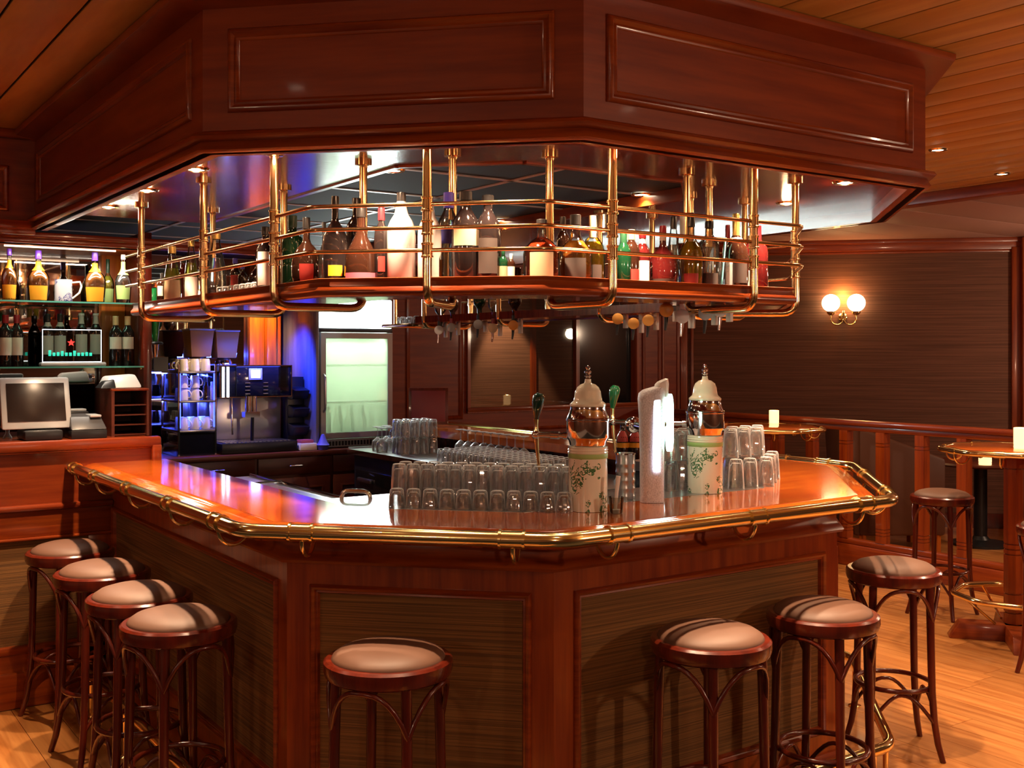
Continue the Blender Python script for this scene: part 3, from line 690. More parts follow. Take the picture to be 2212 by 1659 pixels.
# positions on the hanging shelf
MS = inset(SP, .14); MS2 = inset(SP, .24)
def on_shelf(px, back=False):
    Q = MS2 if back else MS
    best = None
    for i in range(4):
        p = onseg(px, Q[i], Q[i+1]); a, b = Vector(Q[i]), Vector(Q[i+1]); u = (Vector(p)-a).dot(b-a)/(b-a).length_squared
        if -.001 <= u <= 1.001 and (best is None or dep(*p) < dep(*best)): best = p
    if best is None: best = (Q[3][0], Q[3][1]+.03)
    return best
HB = [
 # px, top, width, shape, body, cap, label text, kw
 (372, 532, 40, 'cone', None, 'c_gold', 'clear bottle of yellow liqueur with gold cap by the left hangers', dict(liquid='l_yel', lab='p_cream', band=(.04, .42))),
 (396, 560, 30, 'tall', 'b_red', 'c_black', 'slim red-brown bottle tucked behind the yellow liqueur', dict(back=1, caph=.08)),
 (413, 516, 32, 'cone', None, 'c_gold', 'half-full yellow liqueur bottle with pale label beside the brass post', dict(liquid='l_yel', lab='label', band=(.04, .40))),
 (352, 590, 26, 'tall', 'b_dark', 'c_black', 'small dark bottle with white band at the shelf end', dict(lab='label', band=(.3, .6), caph=.2)),
 (467, 504, 46, 'cone', None, 'c_gold', 'large clear bottle with gold cap above the small glasses', dict(liquid='l_clear', caph=.09)),
 (508, 558, 22, 'wine', 'b_dark', 'c_blue', 'small bottle with blue cap and red label behind the low glasses', dict(lab='p_red', band=(.15, .6), back=1)),
 (524, 572, 20, 'tall', 'b_dark', 'c_blue', 'tiny dark bottle with blue cap beside the red-labelled one', dict(back=1)),
 (574, 490, 40, 'wine', 'b_black', 'c_black', 'black wine bottle with white label left of the thick brass post', dict(lab='label', band=(.12, .62))),
 (556, 545, 42, 'round', 'b_black', None, 'squat black bottle half hidden behind the white-labelled wine', dict(back=1)),
 (632, 466, 46, 'tall', 'b_green', 'c_green', 'dark green bottle right of the thick brass post', dict(caph=.16)),
 (662, 470, 66, 'round', 'b_dark', 'c_black', 'bulbous dark brown bottle with a red oval label', dict(lab='p_red', band=(.1, .34), arc=.3, caph=.16)),
 (700, 480, 26, 'oval', None, 'c_black', 'small clear bottle squeezed against the big square black one', dict(liquid='l_clear', caph=.14)),
 (724, 424, 56, 'decanter', 'b_black', 'c_black', 'tall black square-shouldered bottle with yellow letters', dict(lab='p_yel', band=(.10, .22), arc=.35, caph=.14)),
 (770, 428, 44, 'tall', 'b_black', 'c_black', 'black bottle standing behind the bell-shaped dark one', dict(back=1, caph=.1)),
 (780, 446, 74, 'bell', 'b_dark', 'c_black', 'bell-shaped dark bottle with pink and gold label', dict(lab='p_pink', band=(.05, .14), arc=.7, caph=.14)),
 (824, 450, 32, 'wine', 'b_black', 'c_red', 'dark bottle with red neck foil beside the white bottle', dict(lab='p_red', band=(.16, .36), arc=.3, caph=.16)),
 (867, 416, 62, 'white', 'b_white', 'c_black', 'glossy white bottle with an orange drop on its front', dict(caph=.10)),
 (928, 424, 52, 'white', 'b_white', 'c_black', 'second glossy white bottle behind the middle brass post', dict(caph=.10)),
 (947, 530, 22, 'tall', None, None, 'small bottle of amber liqueur right of the middle brass post', dict(liquid='l_amber')),
 (969, 416, 50, 'wine', None, 'c_blue', 'clear bottle with blue cap and blue label', dict(liquid='l_clear', lab='p_blue', band=(.44, .62), caph=.17, back=1)),
 (1006, 414, 62, 'wine', 'b_black', 'c_black', 'black bottle with orange and grey label, taller of the black pair', dict(lab='p_cream', band=(.40, .58), arc=.6, caph=.10)),
 (1054, 422, 56, 'wine', 'b_black', 'c_black', 'black bottle with narrow dark label, shorter of the black pair', dict(lab='p_dark', band=(.1, .5), arc=.5, caph=.10)),
 (1087, 540, 20, 'tall', 'b_green', 'c_green', 'green miniature bottle with cream label', dict(lab='p_cream', band=(.05, .5), caph=.18)),
 (1104, 548, 18, 'tall', 'b_dark', 'c_white', 'white-labelled miniature bottle beside the green miniature', dict(lab='label', band=(.05, .55), caph=.2)),
 (1170, 474, 80, 'decanter', None, 'c_black', 'broad decanter bottle of red-brown whisky with cream label', dict(liquid='l_red', lab='p_cream', band=(.04, .46), arc=.42, caph=.12)),
 (1216, 468, 30, 'tall', 'b_dark', 'c_black', 'dark bottle behind the red-brown decanter', dict(back=1)),
 (1243, 464, 76, 'oval', None, 'c_black', 'rounded bottle of golden brown rum with dark label', dict(liquid='l_amber', lab='p_dark', band=(.05, .36), arc=.4, caph=.15)),
 (1280, 466, 54, 'decanter', None, 'c_cork', 'amber bottle with tall pale cork stopper', dict(liquid='l_gold', lab='p_dark', band=(.05, .28), arc=.5, caph=.32)),
 (1347, 502, 34, 'wine', 'b_green', 'c_green', 'green-necked bottle right of the right middle post', dict(caph=.2)),
 (1364, 496, 36, 'tall', 'b_dark', 'c_cork', 'dark bottle with cork-coloured stopper beside the green-necked one', dict(lab='p_red', band=(.1, .3), caph=.18)),
 (1388, 503, 34, 'wine', 'b_red', 'c_red', 'red bottle with long white and orange label', dict(lab='label', band=(.05, .48), nlab=('label', .8, .9), caph=.1)),
 (1432, 488, 64, 'round', 'b_red', 'c_red', 'round-bellied dark red bottle with small grey label', dict(lab='p_dark', band=(.04, .14), nlab=('label', .76, .86), caph=.14)),
 (1455, 468, 34, 'cone', None, 'c_black', 'clear bottle with ribbed black cap behind the round red one', dict(liquid='l_clear', back=1, caph=.16)),
 (1474, 463, 26, 'tall', None, 'c_white', 'slim bottle with white pourer cap', dict(liquid='l_red', back=1, caph=.3)),
 (1493, 460, 56, 'flask', None, 'c_black', 'bright yellow liqueur bottle with black cap and round badge', dict(liquid='l_gold', lab='p_red', band=(.03, .20), arc=.4, caph=.18)),
 (1532, 478, 44, 'tall', None, 'c_black', 'clear bottle with black pourer beside the yellow liqueur', dict(liquid='l_clear', lab='p_dark', band=(.05, .24), caph=.1)),
 (1590, 462, 54, 'decanter', 'b_dark', 'c_gold', 'brown bottle with gold neck foil near the right thick post', dict(nlab=('label', .64, .69), lab='p_dark', band=(.1, .4), caph=.28)),
 (1608, 566, 24, 'tall', 'b_white', None, 'small bottle with cream and blue label before the brown one', dict(lab='p_cream', band=(.05, .9))),
 (1655, 488, 54, 'wine', 'b_red', 'c_red', 'dark red wine bottle at the right shelf corner', dict(caph=.2)),
 (1681, 568, 14, 'tall', 'b_dark', 'c_blue', 'slim bottle with blue and red stripes at the right shelf corner', dict(lab='p_blue', band=(.05, .9))),
 (1614, 486, 22, 'wine', 'b_red', 'c_red', 'red-capped bottle behind the right thick post', dict(back=1, caph=.2)),
]
for px, top, wd, shp, body, cap, lb, kw in HB:
    kw = dict(kw); back = kw.pop('back', 0); p = on_shelf(px, back); z = dep(*p)
    ht = min(hh(top, *p)-SD, .44); r = wd*z/F/2
    bottle(p[0], p[1], SD, r, ht, shp, M[body] if body else M['bglass'], lb, cap=cap, group='bottles on the hanging shelf', **kw)
# bottles on the far arm of the shelf, seen between the nearer ones
for k, (y0, mt, lb) in enumerate(((3.75, 'b_green', 'green bottle on the far arm of the hanging shelf'), (4.0, 'b_dark', 'brown bottle on the far arm of the hanging shelf'), (4.3, 'b_red', 'red bottle on the far arm of the hanging shelf'))):
    bottle(3.42, y0, SD, .035, .24, 'wine', M[mt], lb, cap='c_red', group='bottles on the hanging shelf')

# ---- glasses (one proto of each kind, copies share the meshes)
def gmesh(name, prof, label, group, seg=12, mat='glass'):
    o = MB().lathe(prof, seg).build(name, M[mat], ang=28); return tag(o, label, 'glass', group)
def tumbler_prof(rt, rb, h, t=.0016, base=.014):   # upturned: rim down, thick base on top
    return [(rt, 0), (rt-.001, .002), (rb+(rt-rb)*.45, h*.55), (rb, h*.90), (rb-.003, h-.002), (rb-.007, h), (0, h-.001), (0, h-base), (rb-.010, h-base), (rb-t-.003, h-base-.008), (rb+(rt-rb)*.45-t, h*.55), (rt-t, .002), (rt, 0)]
G = {}
G['tall'] = gmesh('tumbler', tumbler_prof(.0315, .0255, .145, base=.018), 'tall clear tumbler upside down in the row behind the front bar top', 'tall tumblers at the front')
G['short'] = gmesh('tumbler', tumbler_prof(.030, .024, .066, base=.012), 'short clear tumbler upside down in front of the tall ones', 'short tumblers at the front')
G['stack'] = gmesh('tumbler', tumbler_prof(.034, .0265, .118, base=.016), 'clear ribbed tumbler stacked upside down around the second porcelain tower', 'stacked tumblers at the right tap')
G['far'] = gmesh('tumbler', tumbler_prof(.033, .028, .115, base=.014), 'clear tumbler stacked in two tiers on the steel counter', 'stacked tumblers on the steel counter')
G['shot'] = gmesh('shot_glass', tumbler_prof(.027, .022, .085, base=.010), 'small clear glass upside down in close rows on the steel counter', 'small glasses on the steel counter', seg=12)
wine = [(.036, 0), (.0375, .004), (.042, .035), (.036, .068), (.015, .088), (.004, .095), (.0035, .150), (.008, .158), (.034, .164), (.035, .167), (0, .168), (0, .166)]
wine_in = [(0, .092), (.013, .086), (.0345, .067), (.0405, .035), (.036, .004), (.036, 0)]
G['wine'] = gmesh('wine_glass', wine+[(0, .092)]+wine_in[1:], 'wine glass standing upside down beside the tumblers on the steel counter', 'upturned wine glasses on the steel counter', seg=16)
G['low'] = gmesh('small_glass', tumbler_prof(.021, .018, .050, base=.010), 'small clear glass in the low row on the left side of the hanging shelf', 'small glasses on the hanging shelf', seg=12)
used = set()
ORD = 'first second third fourth fifth sixth seventh eighth ninth tenth eleventh twelfth thirteenth'.split()
def put(kind, x_, y_, z_, label=None, group=None):
    o = G[kind] if kind not in used else G[kind].copy()
    if kind in used: COL.objects.link(o)
    used.add(kind); o.location = (x_, y_, z_); o.rotation_euler = (0, 0, random.random()*6)
    if label: o['label'] = label
    if group: o['group'] = group
    return o
# front rows follow the short front face, then the start of the right one
fa, fb_ = inset(RP, .515), inset(RP, .59)
fc_ = inset(RP, .66)
for k in range(11):
    p = onseg(857+k*36.2, fa[1], fa[2]); put('short', p[0], p[1], DZ, 'short clear tumbler upside down in the front row, %s from the porcelain tower' % ORD[10-k])
for k in range(13):
    p = onseg(862+k*30.4, fb_[1], fb_[2]); put('tall', p[0], p[1], DZ, 'tall clear tumbler upside down behind the short ones, %s from the porcelain tower' % ORD[12-k])
for k in range(12):
    p = onseg(874+k*30.4, fc_[1], fc_[2]); put('tall', p[0]+.01, p[1]+.01, DZ, 'tall clear tumbler upside down in the rearmost front row, %s from the porcelain tower' % ORD[11-k])
# right stacks
for px, n, off in ((1450, 2, .62), (1473, 2, .62), (1452, 2, .70), (1476, 2, .70), (1578, 2, .58), (1606, 2, .58), (1633, 2, .58), (1582, 2, .66), (1610, 2, .66), (1636, 2, .66), (1590, 1, .52), (1620, 1, .52), (1662, 1, .60), (1655, 1, .52), (1668, 1, .68)):
    q = inset(RP, off); p = onseg(px, q[2], q[3])
    for j in range(n): put('stack', p[0], p[1], DZ+.1185*j)
# steel counter
SC = 1.0
for i in range(4):
    for j in range(3):
        x_, y_ = 3.50+.072*i+.01*j, 6.35+.076*j
        for n_ in range(2): put('far', x_, y_, SC+.1155*n_)
for i, (x_, y_) in enumerate(((3.47, 6.62), (3.55, 6.66), (3.50, 6.74), (3.60, 6.80), (3.68, 6.72))): put('wine', x_, y_, SC)
for i in range(9): put('wine', 3.84, 5.46+.092*i, SC, 'wine glass upside down in the row along the wood edge of the steel counter', 'row of wine glasses on the steel counter')
for i in range(6):
    for j in range(17):
        put('shot', 3.455+.060*i, 4.88+.058*j+(.029 if i % 2 else 0), SC)
# low glasses on the hanging shelf
for k in range(9):
    p = onseg(452+k*12.5, MS[0], MS[1]); put('low', p[0], p[1], SD)
for k in range(4):
    p = onseg(458+k*14, MS2[0], MS2[1]); put('low', p[0], p[1], SD)
o = put('low', *on_shelf(1648), SD, 'small glass at the bottom of the pair by the right shelf corner', 'pair of glasses at the right shelf corner')
o = put('low', *on_shelf(1664), SD, 'small glass beside the dark red wine bottle', 'pair of glasses at the right shelf corner')
mg = gmesh('glass_mug', [(.034, 0), (.034, .10), (.031, .10), (.030, .008), (0, .008), (0, 0)], 'clear glass with a pale blue straw on the right of the hanging shelf', 'glass with straw')
p = on_shelf(1562); mg.location = (p[0], p[1], SD)
del mg['group']
s_ = MB().tube([(p[0]-.01, p[1], SD+.01), (p[0]+.012, p[1], SD+.19)], .004, 8).build('straw', pmat('blue_straw', (.25, .75, .78), .4)); tag(s_, 'pale blue straw standing in the glass on the hanging shelf', 'straw')
# glasses on the far end of the shelf
gt = thing('glass_tray', 'brass-rimmed tray of tumblers at the far end of the hanging shelf', 'tray', (3.41, 5.95, 1.84))
MB().tube(roundpath([(3.24, 5.78, 1.85), (3.58, 5.78, 1.85), (3.58, 6.2, 1.85), (3.24, 6.2, 1.85)], .05, 4, closed=True), .011, 10, closed=True).build('rim', M['brass_old'], gt)
MB().box(3.25, 3.57, 5.79, 6.19, 1.848, 1.856).build('base', M['wood_dark'], gt)
for s1 in (3.24, 3.58):
    MB().tube([(s1, 6.0, 1.85), (s1, 6.0, SZ)], .010, 8).build('hanger_tube', M['brass_old'], gt)
for i in range(4):
    for j in range(4): put('low', 3.30+.075*i, 5.84+.085*j, 1.857, 'small glass standing on the brass-rimmed tray under the canopy', 'glasses on the brass-rimmed tray')

# ---- tap towers
def put_lathe(t, name, mat, prof, seg=32, ang=40, k=1): return MB().lathe([(a, b*k) for a, b in prof], seg, wloc(t)).build(name, M[mat], t, ang=ang)
def tower(x_, y_, label):
    t = thing('porcelain_tap_tower', label, 'beer tap', (x_, y_, DZ), group='porcelain beer towers')
    put_lathe(t, 'painted_column', 'delft', [(0, 0), (.068, 0), (.068, .182), (0, .182)])
    put_lathe(t, 'green_band', 'p_green', [(.0680, .180), (.0692, .182), (.0692, .195), (.0680, .197)])
    put_lathe(t, 'cream_ring', 'ceramic', [(0, .182), (.0675, .182), (.0675, .196), (.0705, .200), (.068, .204), (.0705, .209), (.068, .213), (.0695, .218), (.066, .222), (0, .222)])
    put_lathe(t, 'chrome_drum', 'chrome', [(0, .222), (.062, .222), (.064, .226), (.066, .238), (.0735, .249), (.0745, .252), (.0745, .308), (.077, .310), (.077, .316), (.074, .318), (.072, .322), (.066, .336), (.062, .350), (.062, .358), (0, .358)])
    dm = put_lathe(t, 'ceramic_dome', 'ceramic', [(0, .356), (.060, .357), (.063, .360), (.063, .366), (.058, .371), (.050, .378), (.047, .392), (.045, .408), (.038, .424), (.026, .434), (.014, .438), (.011, .444), (.011, .452), (0, .452)])
    MB().lathe([(0, .45), (.009, .452), (.007, .456), (.012, .461), (.012, .464), (.006, .468), (.0125, .474), (.0125, .479), (.005, .485), (.008, .490), (.008, .495), (.003, .499), (0, .5)], 16, (x_, y_, DZ)).build('finial', M['chrome'], dm)
    return t
def tap(t, base, d, reach, zt_, handle, lean=.015):
    # horizontal chrome arm with a valve, a spout down and a green handle up; d = unit direction
    x_, y_ = base; d = Vector((d[0], d[1], 0)).normalized(); B = Vector((x_, y_, zt_)); E = B+d*reach
    m_ = MB().tube([B+d*.06, B+d*.09, B+d*.092, B+d*(reach-.03), E], [.013, .013, .009, .009, .011], 14)
    m_.tube([B+d*(reach*.55), B+d*(reach*.55+.03)], .014, 14).ball(tuple(E), .0165, 14)
    a = m_.build('tap_arm', M['chrome'], t, ang=50)
    MB().tube([E, E+Vector((0, 0, -.05))-d*.004, E+Vector((0, 0, -.125))-d*.012], [.009, .007, .005], 12).build('spout', M['brass_old'] if handle else M['chrome'], a, ang=60)
    MB().tube([E+Vector((0, 0, .01)), E+Vector((0, 0, .03)), E+Vector((0, 0, .055))], [.010, .007, .009], 12).build('handle_ferrule', M['brass'], a, ang=60)
    hd = MB().tube([E+Vector((0, 0, .055)), E+Vector((0, 0, .08))-d*lean*.2, E+Vector((0, 0, .115))-d*lean*.5, E+Vector((0, 0, .135))-d*lean*.8, E+Vector((0, 0, .147))-d*lean], [.009, .015, .0215, .0215, .012], 14).build('tap_handle', M[handle], a, ang=60)
    return a
M['h_dark'] = pmat('dark_green_enamel', (.01, .05, .035), .12, coat=1); M['h_green'] = pmat('green_enamel', (.005, .16, .06), .12, coat=1)
t1p = atz(1270, 3.76); t2p = atz(1523, 4.24)
t1 = tower(*t1p, 'porcelain beer tower with green-painted column, the one behind the tumbler row')
t2 = tower(*t2p, 'porcelain beer tower with green-painted column, right of the white glowing tap tower')
def dirto(p, px, z):
    q = atz(px, z); return (q[0]-p[0], q[1]-p[1]), math.hypot(q[0]-p[0], q[1]-p[1])
d_, L_ = dirto(t1p, 1158, 3.84); tap(t1, t1p, d_, L_, 1.39, 'h_dark')
d_, L_ = dirto(t2p, 1323, 4.40); tap(t2, t2p, d_, L_, 1.40, 'h_green')
# white glowing tower
wx, wy = atz(1408, 3.96)
wt = thing('frosted_tap_tower', 'white frosted tap tower with glowing front and green-lit oval badge', 'beer tap', (wx, wy, DZ), rz=0)
frt = M['frosted_tower'] = grain('frosted_white_metal', '#b9b4bd', '#f2eef4', (260, 260, 160), .35, contrast=(.3, .7), bump=.6)
def ovalcol(cx_, cy_, hw, hd, zs, lean):
    vs = []; n = 24
    for k, (z, s_) in enumerate(zs):
        for q in range(n):
            a = 2*PI*q/n; ux = hw*s_*math.copysign(abs(math.cos(a))**.6, math.cos(a)); uy = hd*s_*math.copysign(abs(math.sin(a))**.6, math.sin(a))
            X = ux; Yy = uy+lean(z)
            zz = z+(ux/hw*.012 if k >= len(zs)-3 else 0)
            vs.append((cx_+X*CT+Yy*ST*0-Yy*0+Yy*ST, cy_-X*ST+Yy*CT, zz))
    fs = [(i*n+q, i*n+(q+1) % n, (i+1)*n+(q+1) % n, (i+1)*n+q) for i in range(len(zs)-1) for q in range(n)]
    fs += [tuple(range(n-1, -1, -1)), tuple(range((len(zs)-1)*n, len(zs)*n))]
    return MB().add(vs, fs)
ovalcol(wx, wy, .043, .040, [(DZ, 1), (1.30, 1.0), (1.45, 1.08), (1.525, 1.18), (1.545, 1.10), (1.553, .8)], lambda z: 0).build('column', frt, wt, ang=50)
ovalcol(wx+.028*CT, wy-.028*ST-.01, .026, .03, [(1.52, .9), (1.555, 1), (1.575, .9), (1.58, .6)], lambda z: 0).build('tilted_cap', M['white'], wt, ang=50)
rx, ry = wx+.046*CT, wy-.046*ST
MB().box(-.002, .002, -.022, .022, 0, 0.3).v
bd = MB(); n = 20
def badge(cx_, cy_, hw, hh_, z0, th, name, mat, par):
    vs = []
    for s_ in (-th, th):
        for q in range(n):
            a = 2*PI*q/n; u = hw*math.cos(a); zz = z0+hh_*math.sin(a)+(hh_*.55*math.copysign(1, math.sin(a)))*.0
            zz = z0+(hh_-hw)*math.copysign(1, math.sin(a)) + hw*math.sin(a)
            vs.append((cx_+s_*CT+u*ST, cy_-s_*ST+u*CT, zz))
    return MB().add(vs, [tuple(range(n-1, -1, -1)), tuple(range(n, 2*n))]+[(q, (q+1) % n, n+(q+1) % n, n+q) for q in range(n)]).build(name, mat, par, ang=50)
badge(wx+.064*CT, wy-.064*ST, .055, .105, 1.425, .008, 'glowing_badge', M['green_led'], wt)
MB().tube([(wx+.03*CT, wy-.03*ST, 1.42), (wx+.06*CT, wy-.06*ST, 1.42)], .02, 12).build('badge_arm', M['chrome'], wt)
light('badge_light', 'AREA', (wx+.085*CT-.02*ST, wy-.085*ST-.02*CT, 1.42), 0.6, (.75, 1, .95), size=.08, sy=.2, tgt=(wx, wy-.1, 1.40))
lt_ = MB().fbox(((wx-.005*CT-.043*ST, wy+.005*ST-.043*CT), (CT, -ST), (-ST, -CT)), .006, .030, 0, .003, 1.25, 1.51).build('light_strip', M['white_led'], wt, bevel=.001)
# second tap of the frosted tower: dark glass ball valve
vb = atz(1368, 4.15)
MB().ball((vb[0], vb[1], 1.405), .032, 18, 1.0).tube([(vb[0], vb[1], 1.405), (wx, wy, 1.40)], .016, 12).build('valve_ball', M['chrome'], wt, ang=60)
# things beside the towers
c_ = atz(1351, 4.05); cn_ = thing('steel_canister', 'ribbed steel canister standing between porcelain tower and white tower', 'canister', (c_[0], c_[1], DZ))
pr = [(0, 0), (.036, 0)]
for k in range(5): pr += [(.036, .03*k+.004), (.0375, .03*k+.008), (.0375, .03*k+.012), (.036, .03*k+.016)]
put_lathe(cn_, 'body', 'steel', pr+[(.036, .165), (0, .165)]); put_lathe(cn_, 'rim', 'chrome', [(.034, .165), (.038, .165), (.038, .170), (.034, .170)])
c_ = atz(1331, 3.68); cup = thing('scraper_cup', 'small clear cup behind the bar edge between the towers', 'cup', (c_[0], c_[1], DZ))
put_lathe(cup, 'wall', 'bglass', [(.020, 0), (.025, .055), (.0262, .055), (.0215, 0)], 18); put_lathe(cup, 'base', 'white', [(0, .0), (.019, 0), (.019, .012), (0, .012)], 18)
sp_ = MB(); sp_.tube([(c_[0]-.004, c_[1], DZ+.014), (c_[0]+.002, c_[1], DZ+.07), (c_[0]+.008, c_[1]-.002, DZ+.125)], [.006, .0065, .008], 10)
tag(sp_.build('foam_scraper', M['white']), 'white plastic foam scraper standing in the small clear cup', 'spatula')
# chrome grab handle on the worktop and flask pair with pink labels behind the towers
ghp = onz(738, 1098, 1.10); ghq = onz(800, 1100, 1.10)
gh = MB().tube(roundpath([(ghp[0], ghp[1], 1.02), (ghp[0], ghp[1], 1.166), (ghq[0], ghq[1], 1.166), (ghq[0], ghq[1], 1.02)], .03, 5), .008, 12).build('grab_handle', M['chrome'], ang=60)
tag(gh, 'small bent chrome grab handle standing on the steel worktop inside the bar', 'handle')
for k, px in enumerate((1345, 1372)):
    p = atz(px, 5.9); bottle(p[0], p[1], 1.0, .036, .32, 'tall', M['b_dark'], ('dark bottle with red and yellow label left of its twin behind the towers', 'dark bottle with red and yellow label partly behind the white tower')[k], lab='p_red', band=(.62, .80), nlab=('p_yel', .52, .60), group='bottles behind the towers')

# ---- spirit dispensers and upturned bottles along the inner side of the shelf
pl_ = [(951, 'w'), (978, 'c'), (1036, 'c'), (1068, 'g'), (1112, 'a'), (1338, 'a'), (1372, 'a'), (1404, 'a'), (1444, 'a'), (1478, 'w'), (1528, 'c'), (1560, 'w')]
XD = 3.25
lbs = ['white-disc', 'pale blue-disc', 'grey-disc', 'wide cream-collared', 'orange-disc', 'orange-disc', 'amber-disc', 'second amber-disc', 'bright yellow-disc', 'white-bodied', 'pink and white-disc', 'grey end']
disc = {'w': pmat('white_disc', (.75, .75, .78), .3), 'c': pmat('pale_disc', (.45, .52, .58), .3), 'a': pmat('amber_disc', (.85, .42, .10), .3), 'g': pmat('cream_disc', (.8, .65, .45), .3)}
for k, (px, kd) in enumerate(pl_):
    Y = onX(px, XD) if px < 1200 else None
    if px >= 1200:
        q = inset(SP, .42); best = None
        p = onseg(px, (3.25, 3.42), (3.25, 4.6)) if px < 1420 else atz(px, 3.98)
        x_, y_ = p
    else: x_, y_ = XD, Y
    zb = 1.80+.012*((k*7) % 3)
    t = thing('spirit_dispenser', '%s spirit dispenser hanging under the shelf%s' % (lbs[k], (', first from the glass tray', ' beside the white-disc one', ' third from the glass tray', ' over the recessed window', ' at the end of the left dispenser group', ' next to the looped brass tube', ' over the black window pane', '', ' in front of the mahogany post', ' right of the yellow disc', ' below the thick brass tube', ' of the row, with a small T-shaped foot')[k]), 'dispenser', (x_, y_, zb), group='spirit dispensers')
    s = dep(x_, y_)
    MB().box(x_+.03, x_+.045, y_-.012, y_+.012, zb-.03, SD-.041).build('bracket', M['white'], t, bevel=.002)
    MB().box(x_-.02, x_+.045, y_-.01, y_+.01, zb+.01, zb+.03).build('arm', M['offwhite'], t, bevel=.002)
    vd = Vector((-x_, -y_, 0)).normalized(); c3 = Vector((x_-.01, y_, zb+.012))
    MB().tube([c3+vd*.018, c3+vd*.022, c3+vd*.034, c3+vd*.038], [.020, .026, .026, .018], 16).build('disc', disc[kd], t, ang=30)
    MB().tube([(x_-.01, y_, zb+.02), (x_-.012, y_, zb-.03), (x_-.016, y_, zb-.062)], [.010, .007, .0045], 10).build('lever', M['black'] if kd in 'ac' else M['chrome'], t, ang=60)
    if px < 1200:
        bt = thing('bottle', ('bottle hanging upside down in the %s spirit dispenser' % lbs[k]), 'bottle', (x_, y_, zb+.045), group='upturned dispenser bottles')
        P = SHAPES['tall']; hB = .27; r_ = .036
        mt = (('bglass'), 'b_dark', 'b_green')[k % 3 if px < 1200 else 1]
        MB().lathe([(r_*a, hB*(1-b)) for a, b in reversed(P)], 16, (x_, y_, zb+.045)).build('glass_body', M[mt], bt, ang=40)
        MB().lathe([(.015, 0), (.017, .0), (.017, .03), (.015, .03)], 12, (x_, y_, zb+.035)).build('stopper', M['c_red'] if k % 2 else M['c_black'], bt)
# green bottle upside down at the cash desk pillar
gx_, gy_ = atz(335, 6.0); gz = hh(742, gx_, gy_)
t = thing('spirit_dispenser', 'dark dispenser with round black collar on the cash desk pillar', 'dispenser', (gx_, gy_, gz))
MB().lathe([(0, -.006), (.040, -.004), (.044, .002), (.036, .010), (0, .012)], 20, (gx_, gy_, gz)).build('collar', M['black'], t)
MB().lathe([(0, -.075), (.010, -.075), (.016, -.04), (.020, -.006), (0, -.006)], 14, (gx_, gy_, gz)).build('measure', M['chrome'], t)
MB().box(gx_-.008, gx_+.07, gy_-.006, gy_+.006, gz-.155, gz-.075).build('bracket', M['black'], t)
t = thing('bottle', 'bright green bottle hanging upside down below the left end of the hanging shelf', 'bottle', (gx_, gy_, gz+.012))
MB().lathe([(0, 0), (.014, 0), (.018, .03), (.022, .08), (.034, .15), (.042, .22), (.042, .29), (0, .30)], 20, (gx_, gy_, gz+.012)).build('glass_body', M['b_vgreen'], t, ang=50)

# ---- cash desk and its back-bar niche
DKX = 1.645; DY = 5.56; DTZ = 1.245
dk = thing('cash_desk', 'raised mahogany cash desk counter meeting the left end of the bar', 'counter', (0, DY, 0))
MB().box(-1.5, DKX, DY+.015, 6.14, DTZ-.05, DTZ).build('top_board', M['wood_desk'], dk, bevel=.006)
MB().box(-1.5, DKX+.012, DY-.01, DY+.035, DTZ-.04, DTZ+.012).build('edge_molding', M['wood_desk'], dk, bevel=.014)
MB().box(-1.5, DKX, DY+.02, DY+.04, .95, DTZ-.05).build('front_board', M['wood_desk'], dk)
MB().box(DKX-.035, DKX+.012, DY-.012, DY+.02, 1.0, DTZ-.03).build('end_stile', M['wood_desk'], dk, bevel=.008)
MB().box(-1.5, 1.42, DY-.02, DY+.03, .925, .955).build('ledge_molding', M['wood_desk'], dk, bevel=.012)
MB().box(-1.5, 1.42, DY+.005, DY+.03, .80, .925).build('upper_rail', M['wood_h'], dk, bevel=.003)
MB().box(-1.5, 1.42, DY-.008, DY+.02, .785, .80).build('panel_bead', M['wood_h'], dk, bevel=.006)
MB().box(-1.5, 1.31, DY+.018, DY+.03, .28, .79).build('cloth_panel', M['cloth'], dk)
MB().box(1.30, 1.42, DY-.0, DY+.03, .15, .80).build('corner_stile', M['wood_v'], dk, bevel=.006)
MB().box(-1.5, 1.42, DY-.012, DY+.03, .25, .29).build('lower_bead', M['wood_h'], dk, bevel=.012)
MB().box(-1.5, 1.42, DY-.0, DY+.03, .16, .25).build('lower_rail', M['wood_h'], dk)
MB().box(-1.5, 1.42, DY-.03, DY+.03, 0, .17).build('baseboard', M['wood_h'], dk, bevel=.012)
nb = thing('back_bar_cabinet', 'orange-brown back bar cabinet frame with mirror behind the cash desk shelves', 'cabinet', (1.3, 6.2, DTZ))
NX0, NX1, NY = .985, 1.70, 6.05
MB().box(NX0-.02, NX1+.0, 6.48, 6.50, DTZ, 2.28).build('mirror', M['mirror'], nb)
MB().box(NX0-.06, NX0-.012, NY-.03, 6.5, DTZ, 2.30).build('side_board', M['wood_dark'], nb, bevel=.003)
MB().box(NX1-.0, NX1+.045, NY-.02, 6.48, DTZ-.3, 2.34).build('side_board', M['wood_dark'], nb, bevel=.003)
MB().box(NX1-.13, NX1-.0, 6.40, 6.47, DTZ, 2.26).build('side_pillar', M['wood_orange'], nb, bevel=.003)
MB().box(NX0-.06, NX1+.9, NY-.05, NY+.0, 2.245, 2.275).box(NX0-.06, NX1+.9, NY-.08, NY-.05, 2.27, 2.30).build('cornice', M['wood_desk'], nb, bevel=.006)
MB().box(NX0-.06, NX1+.045, NY, 6.48, 2.235, 2.24).build('top_board', M['wood_orange'], nb)
lt = MB().box(NX0+.02, NX1-.14, NY+.005, NY+.015, 2.226, 2.235).build('strip_light', M['lamp_soft'], nb)
